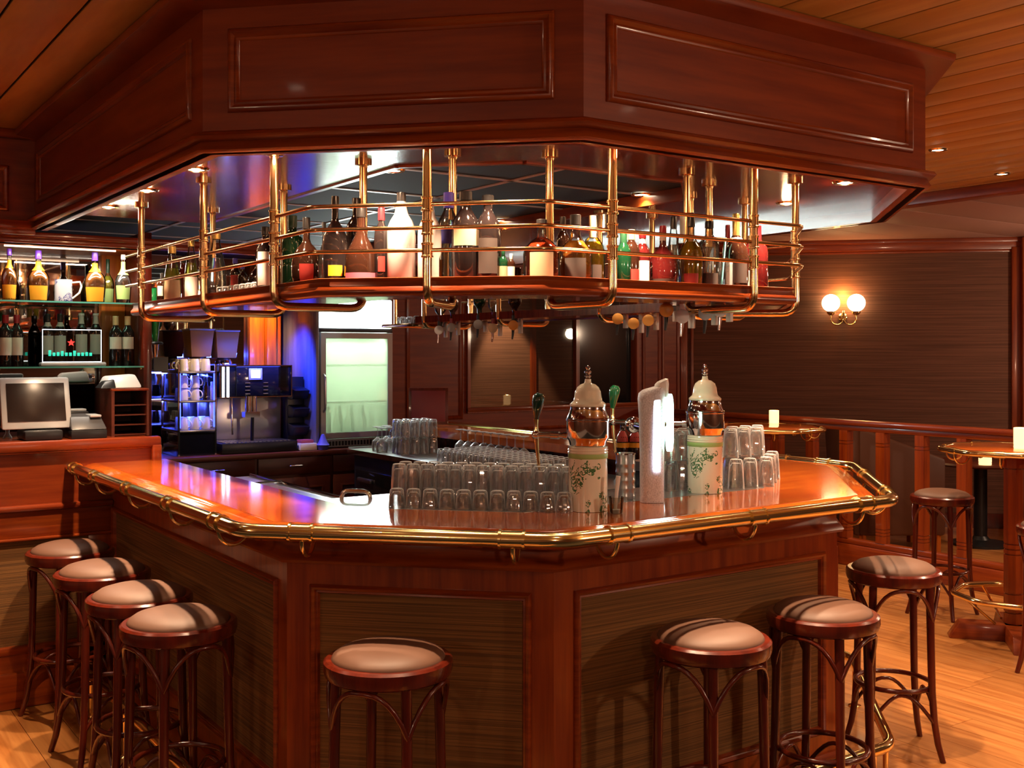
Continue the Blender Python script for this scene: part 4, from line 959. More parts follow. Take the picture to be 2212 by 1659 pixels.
light('cabinet_strip', 'AREA', ((NX0+NX1)/2, NY-.02, 2.215), 2.4, (1, .86, .70), size=.65, sy=.03, tgt=((NX0+NX1)/2, NY+.10, 1.3))
light('cabinet_strip', 'AREA', ((NX0+NX1)/2, NY-.10, 2.215), 5, (1, .86, .70), size=.65, sy=.03, tgt=((NX0+NX1)/2, NY-.3, 1.25))
SH1 = 1.608; SH2 = 1.950
for z_, lb in ((SH1, 'lower glass shelf with green edge above the cash desk'), (SH2, 'upper glass shelf with green edge above the cash desk')):
    g_ = thing('glass_shelf', lb, 'shelf', (1.35, 6.2, z_-.008), group='glass shelves above the cash desk')
    MB().box(NX0-.01, NX1-.002, NY-.03, 6.36, z_-.008, z_).build('pane', M['pane_g'], g_)
    MB().box(NX0-.01, NX1-.002, NY-.034, NY-.031, z_-.008, z_).build('front_edge', pmat('green_glass_edge', (.10, .42, .34), .1), g_)
    for q in (NX0-.005, NX1-.012): MB().tube([(q, NY, z_-.012), (q+.007, NY, z_-.012)], .008, 8).build('peg', M['brass'], g_)
def atY(px, Y): return onY(px, Y), Y
GRP2 = 'liqueur bottles on the upper glass shelf'
for px, top, wd, Y, shp, kw, lb in (
    (20, 537, 34, 6.10, 'flask', dict(liquid='l_orange', cap='c_purple', lab='p_yel', band=(.0, .30), nlab=('p_yel', .62, .78), caph=.13), 'orange liqueur bottle with purple cap at the cabinet edge'),
    (83, 541, 45, 6.10, 'flask', dict(liquid='l_orange', cap='c_purple', lab='p_yel', band=(.02, .30), nlab=('p_yel', .60, .78), caph=.17), 'orange liqueur bottle with purple cap left of the stoneware mug'),
    (205, 545, 45, 6.10, 'flask', dict(liquid='l_orange', cap='c_purple', lab='p_yel', band=(.02, .30), nlab=('p_yel', .60, .78), caph=.17), 'orange liqueur bottle with purple cap right of the stoneware mug'),
    (233, 560, 27, 6.24, 'flask', dict(liquid='l_yel', cap='c_green', lab='p_green', band=(.04, .34), caph=.30), 'slim green-necked bottle behind the squat apple-green one'),
    (266, 550, 34, 6.10, 'flask', dict(liquid='l_clear', cap='c_white', lab='p_green', band=(.08, .36), nlab=('p_green', .58, .85), caph=.10), 'clear bottle with green label next to the cabinet pillar')):
    x_ = onY(px, Y); z = dep(x_, Y)
    bottle(x_, Y, SH2, wd*z/F/2, hh(top, x_, Y)-SH2, shp, None, lb, group=GRP2, **kw)
x_ = onY(137, 6.10); mgp = (x_, 6.10)
t = thing('beer_mug', 'white stoneware beer mug with blue drawing on the upper glass shelf', 'mug', (x_, 6.10, SH2))
MB().lathe([(0, 0), (.044, 0), (.046, .008), (.0445, .02), (.044, .105), (.045, .118), (.041, .118), (.040, .01), (0, .01)], 26, (x_, 6.10, SH2)).build('body', M['stein'], t, ang=50)
MB().tube([(x_+.042, 6.09, SH2+.103), (x_+.080, 6.085, SH2+.108), (x_+.088, 6.085, SH2+.085), (x_+.078, 6.085, SH2+.05), (x_+.043, 6.09, SH2+.018)], .0055, 8).build('handle', M['ceramic'], t, ang=60)
for px, top, wd, Y, kw, lb in (
    (7, 680, 30, 6.12, dict(cap='c_red', lab='label', band=(.22, .56), caph=.16), 'red-capped wine bottle against the left cabinet side'),
    (36, 680, 28, 6.12, dict(cap='c_red', lab='label', band=(.22, .56), caph=.16), 'red-capped wine bottle second from the left cabinet side'),
    (103, 678, 27, 6.30, dict(cap='c_black', lab='label', band=(.22, .58), nlab=('label', .76, .84), caph=.14), 'black-capped wine bottle behind the left half of the glass sign'),
    (130, 678, 27, 6.30, dict(cap='c_black', lab='label', band=(.22, .58), nlab=('label', .76, .84), caph=.14), 'black-capped wine bottle behind the red star of the glass sign'),
    (176, 677, 27, 6.30, dict(cap='c_white', lab='label', band=(.22, .60), nlab=('label', .80, .96), caph=.04), 'white-necked wine bottle behind the glass sign, left of its twin'),
    (207, 677, 27, 6.30, dict(cap='c_white', lab='label', band=(.22, .60), nlab=('label', .80, .96), caph=.04), 'white-necked wine bottle behind the right end of the glass sign'),
    (250, 683, 28, 6.12, dict(cap='c_cork', lab='label', band=(.34, .58), caph=.18), 'cork-capped wine bottle just right of the glass sign'),
    (276, 683, 28, 6.12, dict(cap='c_cork', lab='label', band=(.34, .58), caph=.18), 'cork-capped wine bottle next to the cabinet pillar')):
    x_ = onY(px, Y); z = dep(x_, Y); r_ = wd*z/F/2; P_ = hh(top, x_, Y)-SH1
    bottle(max(x_, NX0+r_), Y, SH1, r_, P_, 'wine', M['b_black'], lb, group='wine bottles on the lower glass shelf', **kw)
# glass sign on the lower shelf (its print is unreadable in the photo: a blurred star and blurred green strokes)
sx0, sx1 = onY(91, 6.06), onY(219, 6.06); YS = 6.06
t = thing('glass_sign', 'clear glass bar sign with blurred red star and green strokes on a silver foot', 'sign', ((sx0+sx1)/2, YS, SH1))
MB().box(sx0-.012, sx1+.02, YS-.03, YS+.03, SH1, SH1+.022).build('foot', M['offwhite'], t, bevel=.008)
MB().box(sx0, sx1, YS-.003, YS+.003, SH1+.022, hh(711, sx0, YS)).build('pane', M['pane'], t)
zt_s = hh(711, sx0, YS)
MB().fmould(((sx0, YS-.003), (1, 0), (0, -1)), 0, sx1-sx0, SH1+.022, zt_s, [(0, 0), (0, .001), (.003, .001), (.003, 0)]).build('lit_border', M['white_led'], t)
cxs = sx0+.48*(sx1-sx0); czs = SH1+.125
star = []
for q in range(10):
    a = PI/2+q*PI/5; r_ = .020 if q % 2 == 0 else .009; star.append((cxs+r_*math.cos(a), czs+r_*math.sin(a)))
vs = [(a, YS-.0048, b) for a, b in star]+[(a, YS-.0032, b) for a, b in star]
MB().add(vs, [tuple(range(10)), tuple(range(19, 9, -1))]+[(q, (q+1) % 10, 10+(q+1) % 10, 10+q) for q in range(10)]).build('star', pmat('red_print', (.75, .03, .03), .4, emit=(1, .05, .04), es=.8), t)
m = MB(); xx = sx0+.03; hs_ = [.030, .018, .020, .026, .018, .018, .028, .017, .018, .020, .017]
for q, h_ in enumerate(hs_): m.box(xx, xx+.014, YS-.0046, YS-.0032, SH1+.055, SH1+.055+h_); xx += .0205
m.build('green_strokes', pmat('green_print', (.02, .50, .38), .4, emit=(.03, .8, .55), es=.5), t, bevel=.003)
# till screen
tx0, tx1 = onY(5, 5.78), onY(150, 5.86)
t = thing('till_screen', 'silver-framed till touch screen tilted back on the cash desk', 'screen', ((tx0+tx1)/2, 5.82, DTZ))
def tilt(name, mat, x0, x1, z0, z1, d0, d1, par, bev=.004, y0=5.80, ln=.32):
    vs = []
    for x_ in (x0, x1):
        for d_ in (d0, d1):
            for z_ in (z0, z1): vs.append((x_, y0+(z_-z0_)*ln+d_, z_))
    return MB().add(vs, [(0, 1, 3, 2), (4, 6, 7, 5), (0, 4, 5, 1), (2, 3, 7, 6), (0, 2, 6, 4), (1, 5, 7, 3)]).build(name, mat, par, bevel=bev)
z0_ = 1.335
tilt('housing', M['offwhite'], tx0, tx1, 1.30, 1.555, 0, .035, t, .012)
tilt('display', M['screen'], tx0+.028, tx1-.028, 1.338, 1.527, -.0045, .0, t, .001)
MB().box((tx0+tx1)/2-.07, (tx0+tx1)/2+.11, 5.74, 5.95, DTZ, DTZ+.05).build('foot', M['black'], t, bevel=.012)
MB().box((tx0+tx1)/2-.05, (tx0+tx1)/2+.05, 5.84, 5.90, DTZ+.04, DTZ+.20).build('stand', M['black'], t, bevel=.008)
# receipt printer and drawer box
px0, px1 = onY(154, 5.74), onY(232, 5.74)
t = thing('receipt_printer', 'black receipt printer with grey lid beside the till screen', 'printer', ((px0+px1)/2, 5.8, DTZ))
MB().box(px0, px1, 5.74, 5.90, DTZ, DTZ+.045).build('base', M['black'], t, bevel=.006)
MB().hexa([(px0, 5.74, DTZ+.046), (px1, 5.74, DTZ+.046), (px1, 5.92, DTZ+.046), (px0, 5.92, DTZ+.046), (px0+.01, 5.80, DTZ+.11), (px1-.02, 5.80, DTZ+.11), (px1-.01, 5.92, DTZ+.12), (px0, 5.92, DTZ+.12)]).build('hood', pmat('dark_grey_plastic', (.05, .05, .055), .35), t, bevel=.006)
MB().box(px1-.075, px1-.02, 5.775, 5.90, DTZ+.105, DTZ+.118).build('lid', M['offwhite'], t, bevel=.004)
t = thing('card_terminal', 'flat grey card terminal resting behind the receipt printer', 'terminal', (px0+.06, 5.97, DTZ))
MB().box(px0-.0, px0+.13, 5.93, 6.03, DTZ, DTZ+.13).build('box', M['black'], t, bevel=.008)
MB().box(px0+.01, px0+.12, 5.94, 6.02, DTZ+.13, DTZ+.142).build('keypad', M['offwhite'], t, bevel=.004)
# wooden pigeonhole box with shelves, and the printer on it
qx0, qx1 = onY(241, 5.80), onY(322, 5.80)
t = thing('pigeonhole_box', 'wooden pigeonhole box with five dark slots on the cash desk', 'box', ((qx0+qx1)/2, 5.9, DTZ))
ztp = hh(845, qx0, 5.8)
MB().box(qx0-.0, qx0+.015, 5.80, 6.12, DTZ, ztp).build('side', M['wood_cab'], t); MB().box(qx1-.012, qx1, 5.80, 6.12, DTZ, ztp).build('side', M['wood_cab'], t)
MB().box(qx0-.0, qx1, 5.795, 6.12, ztp, ztp+.012).build('top', M['wood_desk'], t, bevel=.002); MB().box(qx0, qx1, 6.11, 6.12, DTZ, ztp).build('back', M['wood_cab'], t)
for k in range(4): MB().box(qx0+.015, qx1-.012, 5.81, 6.11, DTZ+.004+k*(ztp-DTZ)/4.6, DTZ+.010+k*(ztp-DTZ)/4.6).build('slot_shelf', M['wood_cab'], t)
t = thing('label_printer', 'white curved printer with dark slot on top of the pigeonhole box', 'printer', (qx0+.05, 5.93, ztp+.012))
a0 = qx0-.02
MB().hexa([(a0, 5.83, ztp+.013), (a0+.19, 5.83, ztp+.013), (a0+.19, 6.03, ztp+.013), (a0, 6.03, ztp+.013), (a0+.03, 5.90, ztp+.075), (a0+.17, 5.90, ztp+.085), (a0+.17, 6.0, ztp+.085), (a0+.02, 6.0, ztp+.075)]).build('shell', M['white'], t, bevel=.014)
MB().hexa([(a0-.03, 5.82, ztp+.013), (a0+.05, 5.82, ztp+.013), (a0+.05, 5.95, ztp+.013), (a0-.03, 5.95, ztp+.013), (a0-.0, 5.86, ztp+.05), (a0+.05, 5.86, ztp+.06), (a0+.05, 5.93, ztp+.06), (a0, 5.93, ztp+.05)]).build('paper_slot', M['black'], t, bevel=.006)
x_, y_ = onz(16, 948, DTZ); t = thing('hourglass_shaker', 'small clear glass shaker standing at the cash desk edge', 'shaker', (x_, y_, DTZ))
put_lathe(t, 'glass_body', 'glass', [(0, 0), (.022, 0), (.022, .008), (.009, .03), (.012, .06), (.014, .085), (0, .085)], 18, 60)

# ================================================================== BACK COUNTER
BX0, BX1, BY, BZ = 1.74, 4.30, 7.35, .965
bk = thing('back_counter', 'dark wood counter with drawers carrying coffee machine and display fridge', 'counter', (3.0, BY, 0))
MB().box(BX0, BX1, BY-.02, YB-.002, BZ-.035, BZ).build('top_board', M['wood_cab'], bk, bevel=.004)
MB().box(BX0, BX1, BY+.02, YB-.002, .05, BZ-.035).build('carcass', M['wood_cab'], bk)
xs = [BX0, 2.28, 2.86, 3.44, 4.02]
for a, b in zip(xs, xs[1:]):
    d_ = MB().box(a+.012, b-.012, BY, BY+.02, .80, .925).build('drawer', M['wood_cab'], bk, bevel=.004)
    xm_ = (a+b)/2
    MB().tube(roundpath([(xm_-.05, BY, .865), (xm_-.05, BY-.028, .865), (xm_+.05, BY-.028, .865), (xm_+.05, BY, .865)], .012, 3), .006, 8).build('handle', M['chrome'], d_, ang=60)
    MB().box(a+.012, b-.012, BY, BY+.02, .10, .78).build('door', M['wood_cab'], bk, bevel=.004)
    MB().fmould(((0, BY), (1, 0), (0, -1)), a+.07, b-.07, .17, .71, [(0, 0), (0, .006), (.010, .010), (.02, .002), (.02, 0)]).build('door_molding', M['wood_cab'], bk)
# mirror and pillars of the back wall
mr = MB().box(1.9, onY(532, 8.03), 8.02, 8.045, BZ+.02, 2.30).build('wall_mirror', M['mirror'])
tag(mr, 'dark wall mirror behind the mugs and coffee machine', 'mirror')
wp = thing('wood_pillars', 'row of orange-lit upright wooden pillars behind the coffee machine', 'pillar', (3.1, 8.0, BZ))
for a, b, dp_ in ((535, 566, .06), (568, 588, .10), (590, 602, .06)): MB().box(onY(a, 8.0), onY(b, 8.0), 8.045-dp_-.03, 8.045, BZ, 2.34).build('pillar_board', M['wood_orange'], wp, bevel=.004)
light('pillar_spot', 'SPOT', (3.02, 7.62, 2.33), 55, (1, .52, .20), angle=70, blend=.7, size=.03, tgt=(3.05, 8.0, 1.65))
bp_ = thing('fridge_side_panel', 'wooden side board beside the display fridge glowing blue', 'panel', (3.34, 7.7, BZ))
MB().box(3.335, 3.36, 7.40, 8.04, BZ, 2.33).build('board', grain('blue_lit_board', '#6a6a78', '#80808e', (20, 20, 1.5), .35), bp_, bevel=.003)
# fridge
fx0, fx1, fy, fz0, fz1 = onY(692, 7.45), onY(848, 7.45), 7.45, .972, 2.10
fg = thing('display_fridge', 'upright glass-door display fridge with glowing white header', 'fridge', ((fx0+fx1)/2, 7.7, fz0))
MB().box(fx0, fx0+.02, fy+.03, 7.98, fz0, fz1).box(fx1-.02, fx1, fy+.03, 7.98, fz0, fz1).box(fx0, fx1, 7.96, 7.98, fz0, fz1).box(fx0, fx1, fy+.03, 7.98, fz1-.02, fz1).box(fx0, fx1, fy+.03, 7.98, fz0, fz0+.06).build('cabinet', M['offwhite'], fg)
MB().box(fx0+.021, fx1-.021, 7.945, 7.958, fz0+.06, 1.86).box(fx0+.021, fx0+.028, fy+.04, 7.95, fz0+.06, 1.86).box(fx1-.028, fx1-.021, fy+.04, 7.95, fz0+.06, 1.86).box(fx0+.02, fx1-.02, fy+.04, 7.95, fz0+.06, fz0+.066).build('liner', M['fridge_in'], fg)
MB().box(fx0+.008, fx1-.008, fy-.01, fy+.04, 1.865, 2.085).build('header_sign', M['header'], fg, bevel=.012)
MB().box(fx0, fx1, fy, fy+.05, 2.085, fz1).box(fx0, fx1, fy, fy+.05, 1.835, 1.865).build('header_frame', M['black'], fg, bevel=.004)
dr = MB().fmould(((fx0, fy), (1, 0), (0, -1)), 0, fx1-fx0, fz0+.065, 1.832, [(0, -.03), (0, .0), (.004, .006), (.042, .006), (.046, 0), (.046, -.03)]).build('door_frame', M['offwhite'], fg, ang=40)
MB().box(fx0+.046, fx1-.046, fy-.004, fy+.002, fz0+.11, 1.787).build('door_glass', M['frost'], dr)
hy = fy-.035
MB().tube(roundpath([(fx0+.025, fy-.004, 1.52), (fx0+.025, hy, 1.50), (fx0+.025, hy, 1.26), (fx0+.025, fy-.004, 1.24)], .02, 3), .009, 8).build('door_handle', M['steel'], dr, ang=60)
for z_ in (1.30, 1.58):
    m = MB()
    for q in range(13): m.box(fx0+.035+q*.042, fx0+.038+q*.042, fy+.06, 7.93, z_, z_+.004)
    m.box(fx0+.03, fx1-.03, fy+.055, fy+.062, z_-.004, z_+.012); m.build('wire_shelf', M['white'], fg)
m = MB()
for q in range(22): m.box(fx0+.02+q*.026, fx0+.034+q*.026, fy-.003, fy+.02, fz0+.012, fz0+.045)
m.build('grille', M['black'], fg)
MB().box(fx0+.01, fx1-.01, fy+.005, fy+.02, fz0+.002, fz0+.06).build('grille_board', M['offwhite'], fg)
k = 0
for i in range(5):
    for j in range(2):
        bx_, by_ = fx0+.10+.10*i, 7.62+.13*j; k += 1
        o = MB().lathe([(0, 0), (.030, 0), (.031, .13), (.012, .17), (.012, .22), (0, .22)], 14, (bx_, by_, fz0+.068)).build('bottle', M['b_green'] if j else M['fridge_in'])
        tag(o, 'small bottle standing at the bottom of the display fridge', 'bottle', 'bottles in the display fridge')
light('fridge_tube', 'AREA', ((fx0+fx1)/2, fy+.09, 1.85), 3.5, (.85, 1, .82), size=.5, sy=.08, tgt=((fx0+fx1)/2, fy+.25, 1.2))
light('fridge_tube', 'AREA', (fx0+.05, fy+.25, 1.45), 1.6, (.85, 1, .82), size=.06, sy=.7, tgt=(fx1, fy+.45, 1.45))
light('header_glow', 'AREA', ((fx0+fx1)/2, fy-.03, 1.97), 22, (.86, 1, .95), size=.55, sy=.2, tgt=((fx0+fx1)/2-.3, fy-1.5, 1.97))
# coffee machine
cx0, cx1, cfy, cz0, cz1 = 2.63, 3.172, 7.45, .967, 1.59
cm = thing('coffee_machine', 'black and steel automatic coffee machine with lit display edged by blue light', 'coffee machine', ((cx0+cx1)/2, 7.65, cz0))
MB().box(cx0, cx1, cfy+.02, 7.93, 1.36, cz1).build('upper_body', M['gloss_black'], cm, bevel=.008)
MB().box(cx0, cx1, cfy+.22, 7.93, cz0, 1.36).build('lower_body', M['steel'], cm, bevel=.004)
MB().box(cx0-.004, cx1+.02, cfy-.05, cfy+.24, cz0, cz0+.075).build('drip_tray', M['black'], cm, bevel=.008)
m = MB()
for q in range(16): m.box(cx0+.03+q*.031, cx0+.048+q*.031, cfy-.03, cfy+.20, cz0+.075, cz0+.080)
m.build('drip_grate', M['steel'], cm)
MB().box(cx0+.12, cx1-.09, cfy+.004, cfy+.02, 1.37, cz1-.008).build('front_panel', M['gloss_black'], cm, bevel=.004)
MB().fmould(((cx0, cfy+.012), (1, 0), (0, -1)), 0, cx1-cx0, 1.36, cz1, [(0, -.01), (0, .006), (.007, .006), (.007, -.01)]).build('chrome_edge', M['chrome'], cm)
for a in (cx0+.018, cx0+.052): MB().box(a, a+.014, cfy-.0, cfy+.012, 1.365, cz1-.01).build('light_strip', M['white_led'], cm)
MB().box(cx1-.105, cx1-.035, cfy+.002, cfy+.014, 1.43, cz1-.01).build('bean_window', M['pane_g'], cm)
MB().box(cx0+.21, cx0+.31, cfy-.004, cfy+.004, 1.485, cz1-.022).build('display_bezel', M['offwhite'], cm, bevel=.003)
MB().box(cx0+.227, cx0+.293, cfy-.006, cfy-.003, 1.50, cz1-.034).build('display', M['lcd'], cm)
for sx_ in (cx0+.185, cx0+.32):
    for q in range(4): MB().box(sx_, sx_+.035, cfy-.001, cfy+.006, 1.462-.026*q, 1.467-.026*q).build('button', M['steel'], cm)
MB().tube([(cx0+.205, cfy-.0, 1.37), (cx0+.205, cfy-.0, 1.26)], .022, 14).tube([(cx0+.245, cfy-.0, 1.37), (cx0+.245, cfy-.0, 1.24)], .022, 14).box(cx0+.17, cx0+.28, cfy-.035, cfy+.03, 1.22, 1.26).build('coffee_spout', M['chrome'], cm, ang=40)
MB().tube([(cx0+.09, cfy+.02, 1.36), (cx0+.085, cfy, 1.24), (cx0+.09, cfy, 1.10)], .007, 8).build('steam_wand', M['chrome'], cm, ang=60)
MB().tube([(cx0+.245, cfy+.02, 1.22), (cx0+.245, cfy+.03, 1.05)], .012, 10).build('center_post', M['black'], cm)
hx = onY(482, 7.72); HZ0 = cz1
for k_, px in enumerate((428, 483)):
    hx = onY(px, 7.70); hb_ = hh(795, hx, 7.7); hb_ = 1.592 if px > 450 else 1.60
    t = thing('bean_hopper', ('amber transparent bean hopper standing above the mug shelves', 'amber transparent bean hopper on the coffee machine end')[k_], 'hopper', (hx, 7.70, hb_), group='bean hoppers')
    MB().hexa([(hx-.07, 7.63, hb_+.05), (hx+.07, 7.63, hb_+.05), (hx+.07, 7.77, hb_+.05), (hx-.07, 7.77, hb_+.05), (hx-.088, 7.61, hb_+.24), (hx+.088, 7.61, hb_+.24), (hx+.088, 7.79, hb_+.24), (hx-.088, 7.79, hb_+.24)]).build('container', pmat('amber_plastic', (.50, .24, .05), .45), t, bevel=.006)
    MB().box(hx-.092, hx+.092, 7.606, 7.794, hb_+.24, hb_+.252).build('lid', M['offwhite'], t, bevel=.003)
    MB().lathe([(0, 0), (.06, 0), (.06, .02), (.045, .05), (0, .05)], 18, (hx, 7.70, hb_)).build('chrome_foot', M['chrome'], t)
    MB().box(hx-.066, hx+.066, 7.635, 7.765, hb_+.055, hb_+.12).build('beans', pmat('coffee_beans', (.05, .02, .01), .6), t)
# cup shelf unit with glass sides and blue light
ux0, ux1, uy0, uy1 = 2.335, 2.605, 7.45, 7.84
cu = thing('cup_shelf', 'glass-sided mug shelf unit lit blue next to the coffee machine', 'shelf', ((ux0+ux1)/2, 7.6, cz0))
for x_ in (ux0, ux1-.012): 
    for y_ in (uy0, uy1-.012): MB().box(x_, x_+.012, y_, y_+.012, cz0, 1.60).build('corner_post', M['chrome'], cu)
MB().box(ux0+.004, ux0+.008, uy0+.012, uy1-.012, cz0, 1.56).build('side_glass', M['pane'], cu)
for z_ in (1.14, 1.345, 1.548): MB().box(ux0+.002, ux1-.002, uy0, uy1, z_-.012, z_+.004).build('shelf_board', M['steel'], cu, bevel=.002)
MB().box(ux0+.012, ux1-.012, uy0+.005, uy0+.02, cz0, 1.125).build('front_panel', M['gloss_black'], cu)
MB().box(ux0+.013, ux0+.019, uy0+.002, uy0+.008, 1.16, 1.54).build('light_strip', M['blue_led'], cu)
MB().box(ux1-.02, ux1-.014, uy0+.002, uy0+.008, 1.16, 1.54).build('light_strip', M['blue_led'], cu)
for z_ in (1.525, 1.325): light('shelf_led', 'AREA', ((ux0+ux1)/2, uy0+.06, z_), 3.2, (.05, .09, 1), size=.24, sy=.03, tgt=((ux0+ux1)/2, uy0+.2, z_-.2))
mug = thing('mug', 'white porcelain mug with handle', 'mug', (0, 0, 0))
MB().lathe([(0, 0), (.026, 0), (.030, .012), (.0335, .05), (.0345, .085), (.032, .085), (.030, .05), (.026, .012), (0, .010)], 20).build('body', M['ceramic'], mug, ang=60)
MB().tube([(.032, 0, .070), (.050, 0, .066), (.054, 0, .045), (.045, 0, .025), (.029, 0, .018)], .0045, 8).build('handle', M['ceramic'], mug, ang=60)
first_m = True
def putmug(x_, y_, z_, rz, label, group, flip=False):
    global first_m
    o = mug if first_m else copy_tree(mug); first_m = False
    o.location = (x_, y_, z_+(.085 if flip else 0)); o.rotation_euler = (PI if flip else 0, 0, rz); o['label'] = label; o['group'] = group
for i in range(3):
    for j in range(2): putmug(ux0+.055+.078*i, uy0+.06+.085*j, 1.553, 2.5+TH, 'white mug on top of the mug shelf, %s row, %s from the coffee machine' % (('front', 'back')[j], ORD[2-i]), 'mugs on top of the shelf unit', True)
    for j in range(2): putmug(ux0+.055+.078*i, uy0+.06+.085*j, 1.146, -.6, 'white mug on the lowest shelf tier, %s row, %s from the coffee machine' % (('front', 'back')[j], ORD[2-i]), 'mugs on the lowest tier', True)
for i in range(2):
    for j in range(2): putmug(ux0+.055+.080*i, uy0+.06+.085*j, 1.350, -.6, 'white mug on the middle tier of the blue-lit shelf, %s row, %s' % (('front', 'back')[j], ('glass side', 'jar side')[i]), 'mugs on the middle tier', True)
for i in range(2): putmug(ux0+.055+.080*i, uy0+.06, 1.436, -.6, 'white mug stacked on another on the middle tier, %s' % ('at the glass side', 'above the one beside the dark jar')[i], 'second layer of mugs', True)
for q, (px, lb) in enumerate(((445, 'dark jar with silver lid on the middle tier of the mug shelf'), (458, 'small white bottle beside the dark jar on the mug shelf'))):
    x_ = onY(px, uy0+.05); o = MB().lathe([(0, 0), (.022-.008*q, 0), (.022-.008*q, .09), (.014-.004*q, .105), (.014-.004*q, .125), (0, .125)], 16, (x_, uy0+.05, 1.350)).build('jar' if q == 0 else 'bottle', M['b_dark'] if q == 0 else M['white']); tag(o, lb, 'jar' if q == 0 else 'bottle')
downlight(2.62, 7.12, TZ, 42, 'added downlight in the black tiles, brightening the mug shelves', 'downlights in the tiled ceiling', angle=80)  # extra lamp put in to brighten the mugs and hoppers
# cup dispenser and boxes at the blue panel
t = thing('cup_dispenser', 'dark blue stacked tray dispenser between coffee machine and blue board', 'dispenser', (3.27, 7.56, cz0))
for k_ in range(3):
    z_ = cz0+.10+.135*k_
    MB().hexa([(3.20, 7.52, z_), (3.32, 7.52, z_), (3.32, 7.70, z_), (3.20, 7.70, z_), (3.20, 7.47, z_+.065), (3.32, 7.47, z_+.065), (3.32, 7.70, z_+.11), (3.20, 7.70, z_+.11)]).build('tray', M['black'], t, bevel=.004)
MB().box(3.195, 3.325, 7.60, 7.72, cz0, 1.50).build('rack', M['black'], t, bevel=.004)
x_ = onY(665, 7.42)
t = thing('sugar_box', 'small white box of sugar sachets left of the fridge foot', 'box', (x_, 7.42, cz0))
MB().box(x_-.075, x_+.055, 7.38, 7.50, cz0, cz0+.05).build('tray', M['white'], t, bevel=.003); MB().box(x_-.06, x_+.04, 7.40, 7.49, cz0+.05, cz0+.075).build('sachets', M['p_pink'], t, bevel=.006)
x_ = onY(700, 7.36)
t = tag(MB().lathe([(0, 0), (.035, 0), (.045, .03), (.05, .035), (.035, .05), (.012, .11), (0, .115)], 16, (x_, 7.38, cz0)).build('bottle_stopper', M['p_blue']), 'small blue cone-shaped object at the left foot of the fridge', 'stopper')
light('blue_glow', 'SPOT', (3.02, 7.50, 2.0), 60, (.02, .06, 1), angle=75, blend=.8, size=.04, tgt=(3.34, 7.72, 1.45))
light('blue_glow', 'AREA', (2.95, 7.34, 1.66), 5, (.04, .08, 1), size=.5, sy=.05, tgt=(2.9, 7.7, 1.3))
# menu board / terminal leaning on the steel counter end
x_, y_ = atz(925, 8.0)
t = thing('menu_board', 'dark-framed board with plum-red face leaning at the fridge end of the steel counter', 'board', (x_, y_, 1.137))
vs = lambda hw, z0, z1, o: [(x_+s_*hw*CT+ (z*.10+o)*ST, y_-s_*hw*ST+(z*.10+o)*CT, 1.15+z) for s_ in (-1, 1) for z in (z0, z1)]
def slab(hw, z0, z1, o0, o1, nm, mt, par):
    a, b = vs(hw, z0, z1, o0), vs(hw, z0, z1, o1)
    MB().add(a+b, [(0, 1, 3, 2), (4, 6, 7, 5), (0, 2, 6, 4), (1, 5, 7, 3), (0, 4, 5, 1), (2, 3, 7, 6)]).build(nm, mt, par, bevel=.002)
slab(.145, .0, .27, 0, .02, 'frame', M['wood_dark'], t); slab(.125, .022, .25, -.003, .0, 'face', pmat('plum_face', '#7a3038', .4), t)
MB().box(x_-.06, x_+.06, y_-.03, y_+.05, 1.137, 1.16).build('foot', M['black'], t, bevel=.006)
x_, y_ = onz(862, 965, SC); t = thing('bar_caddy', 'dark blue caddy with chrome knob beside the fridge', 'caddy', (x_, y_, SC))
MB().box(x_-.05, x_+.14, y_-.05, y_+.12, SC, SC+.075).build('tray', pmat('navy_plastic', (.02, .03, .16), .3), t, bevel=.008)
MB().lathe([(0, 0), (.022, 0), (.022, .06), (.012, .09), (.018, .115), (.010, .135), (0, .137)], 16, (x_-.075, y_-.04, SC)).build('shaker', M['chrome'], t)

# ================================================================== LOUNGE BESIDE THE BAR
# wall sconce
zw = None
sp0 = onseg(1820, WA, WBp); sn = Vector((-.7071, -.7071, 0)); sd_ = Vector((.7071, -.7071, 0))
SB = Vector((sp0[0], sp0[1], hh(685, *sp0)))
t = thing('wall_sconce', 'brass wall lamp with two glowing opal globes', 'wall lamp', tuple(SB))
MB().tube([SB+sn*.0, SB+sn*.015, SB+sn*.025], [.040, .040, .022], 20).build('back_plate', M['brass'], t)
MB().tube([SB+sn*.02, SB+sn*.085], .012, 10).tube([SB+sn*.085-Vector((0, 0, .02)), SB+sn*.085+Vector((0, 0, .06))], [.016, .010], 12).build('center_stem', M['brass'], t, ang=60)
for s_ in (-1, 1):
    C0 = SB+sn*.085; g = C0+sd_*(s_*.119)+Vector((0, 0, .135))
    pts = [C0+sd_*(s_*(.005+.057*(1-math.cos(a))))+Vector((0, 0, -.02-.058*math.sin(a))) for a in [PI*q/10 for q in range(11)]]+[C0+sd_*(s_*.119)+Vector((0, 0, .03))]
    MB().tube(pts, .0065, 8).build('arm', M['brass'], t, ang=60)
    MB().lathe([(0, -.01), (.018, -.008), (.040, .012), (.042, .030), (.036, .030), (0, .028)], 18, (g.x, g.y, g.z-.112)).build('globe_holder', M['brass_old'], t)
    MB().ball((g.x, g.y, g.z), .086, 28).build('globe', M['globe'], t, ang=80)
    light('sconce_bulb', 'POINT', (g.x-.0+sn.x*-.0, g.y, g.z), 4.0, (1, .45, .12), size=.086)
light('sconce_wash', 'POINT', tuple(SB+sn*.06+Vector((0, 0, .20))), 5, (1, .42, .10), size=.03)
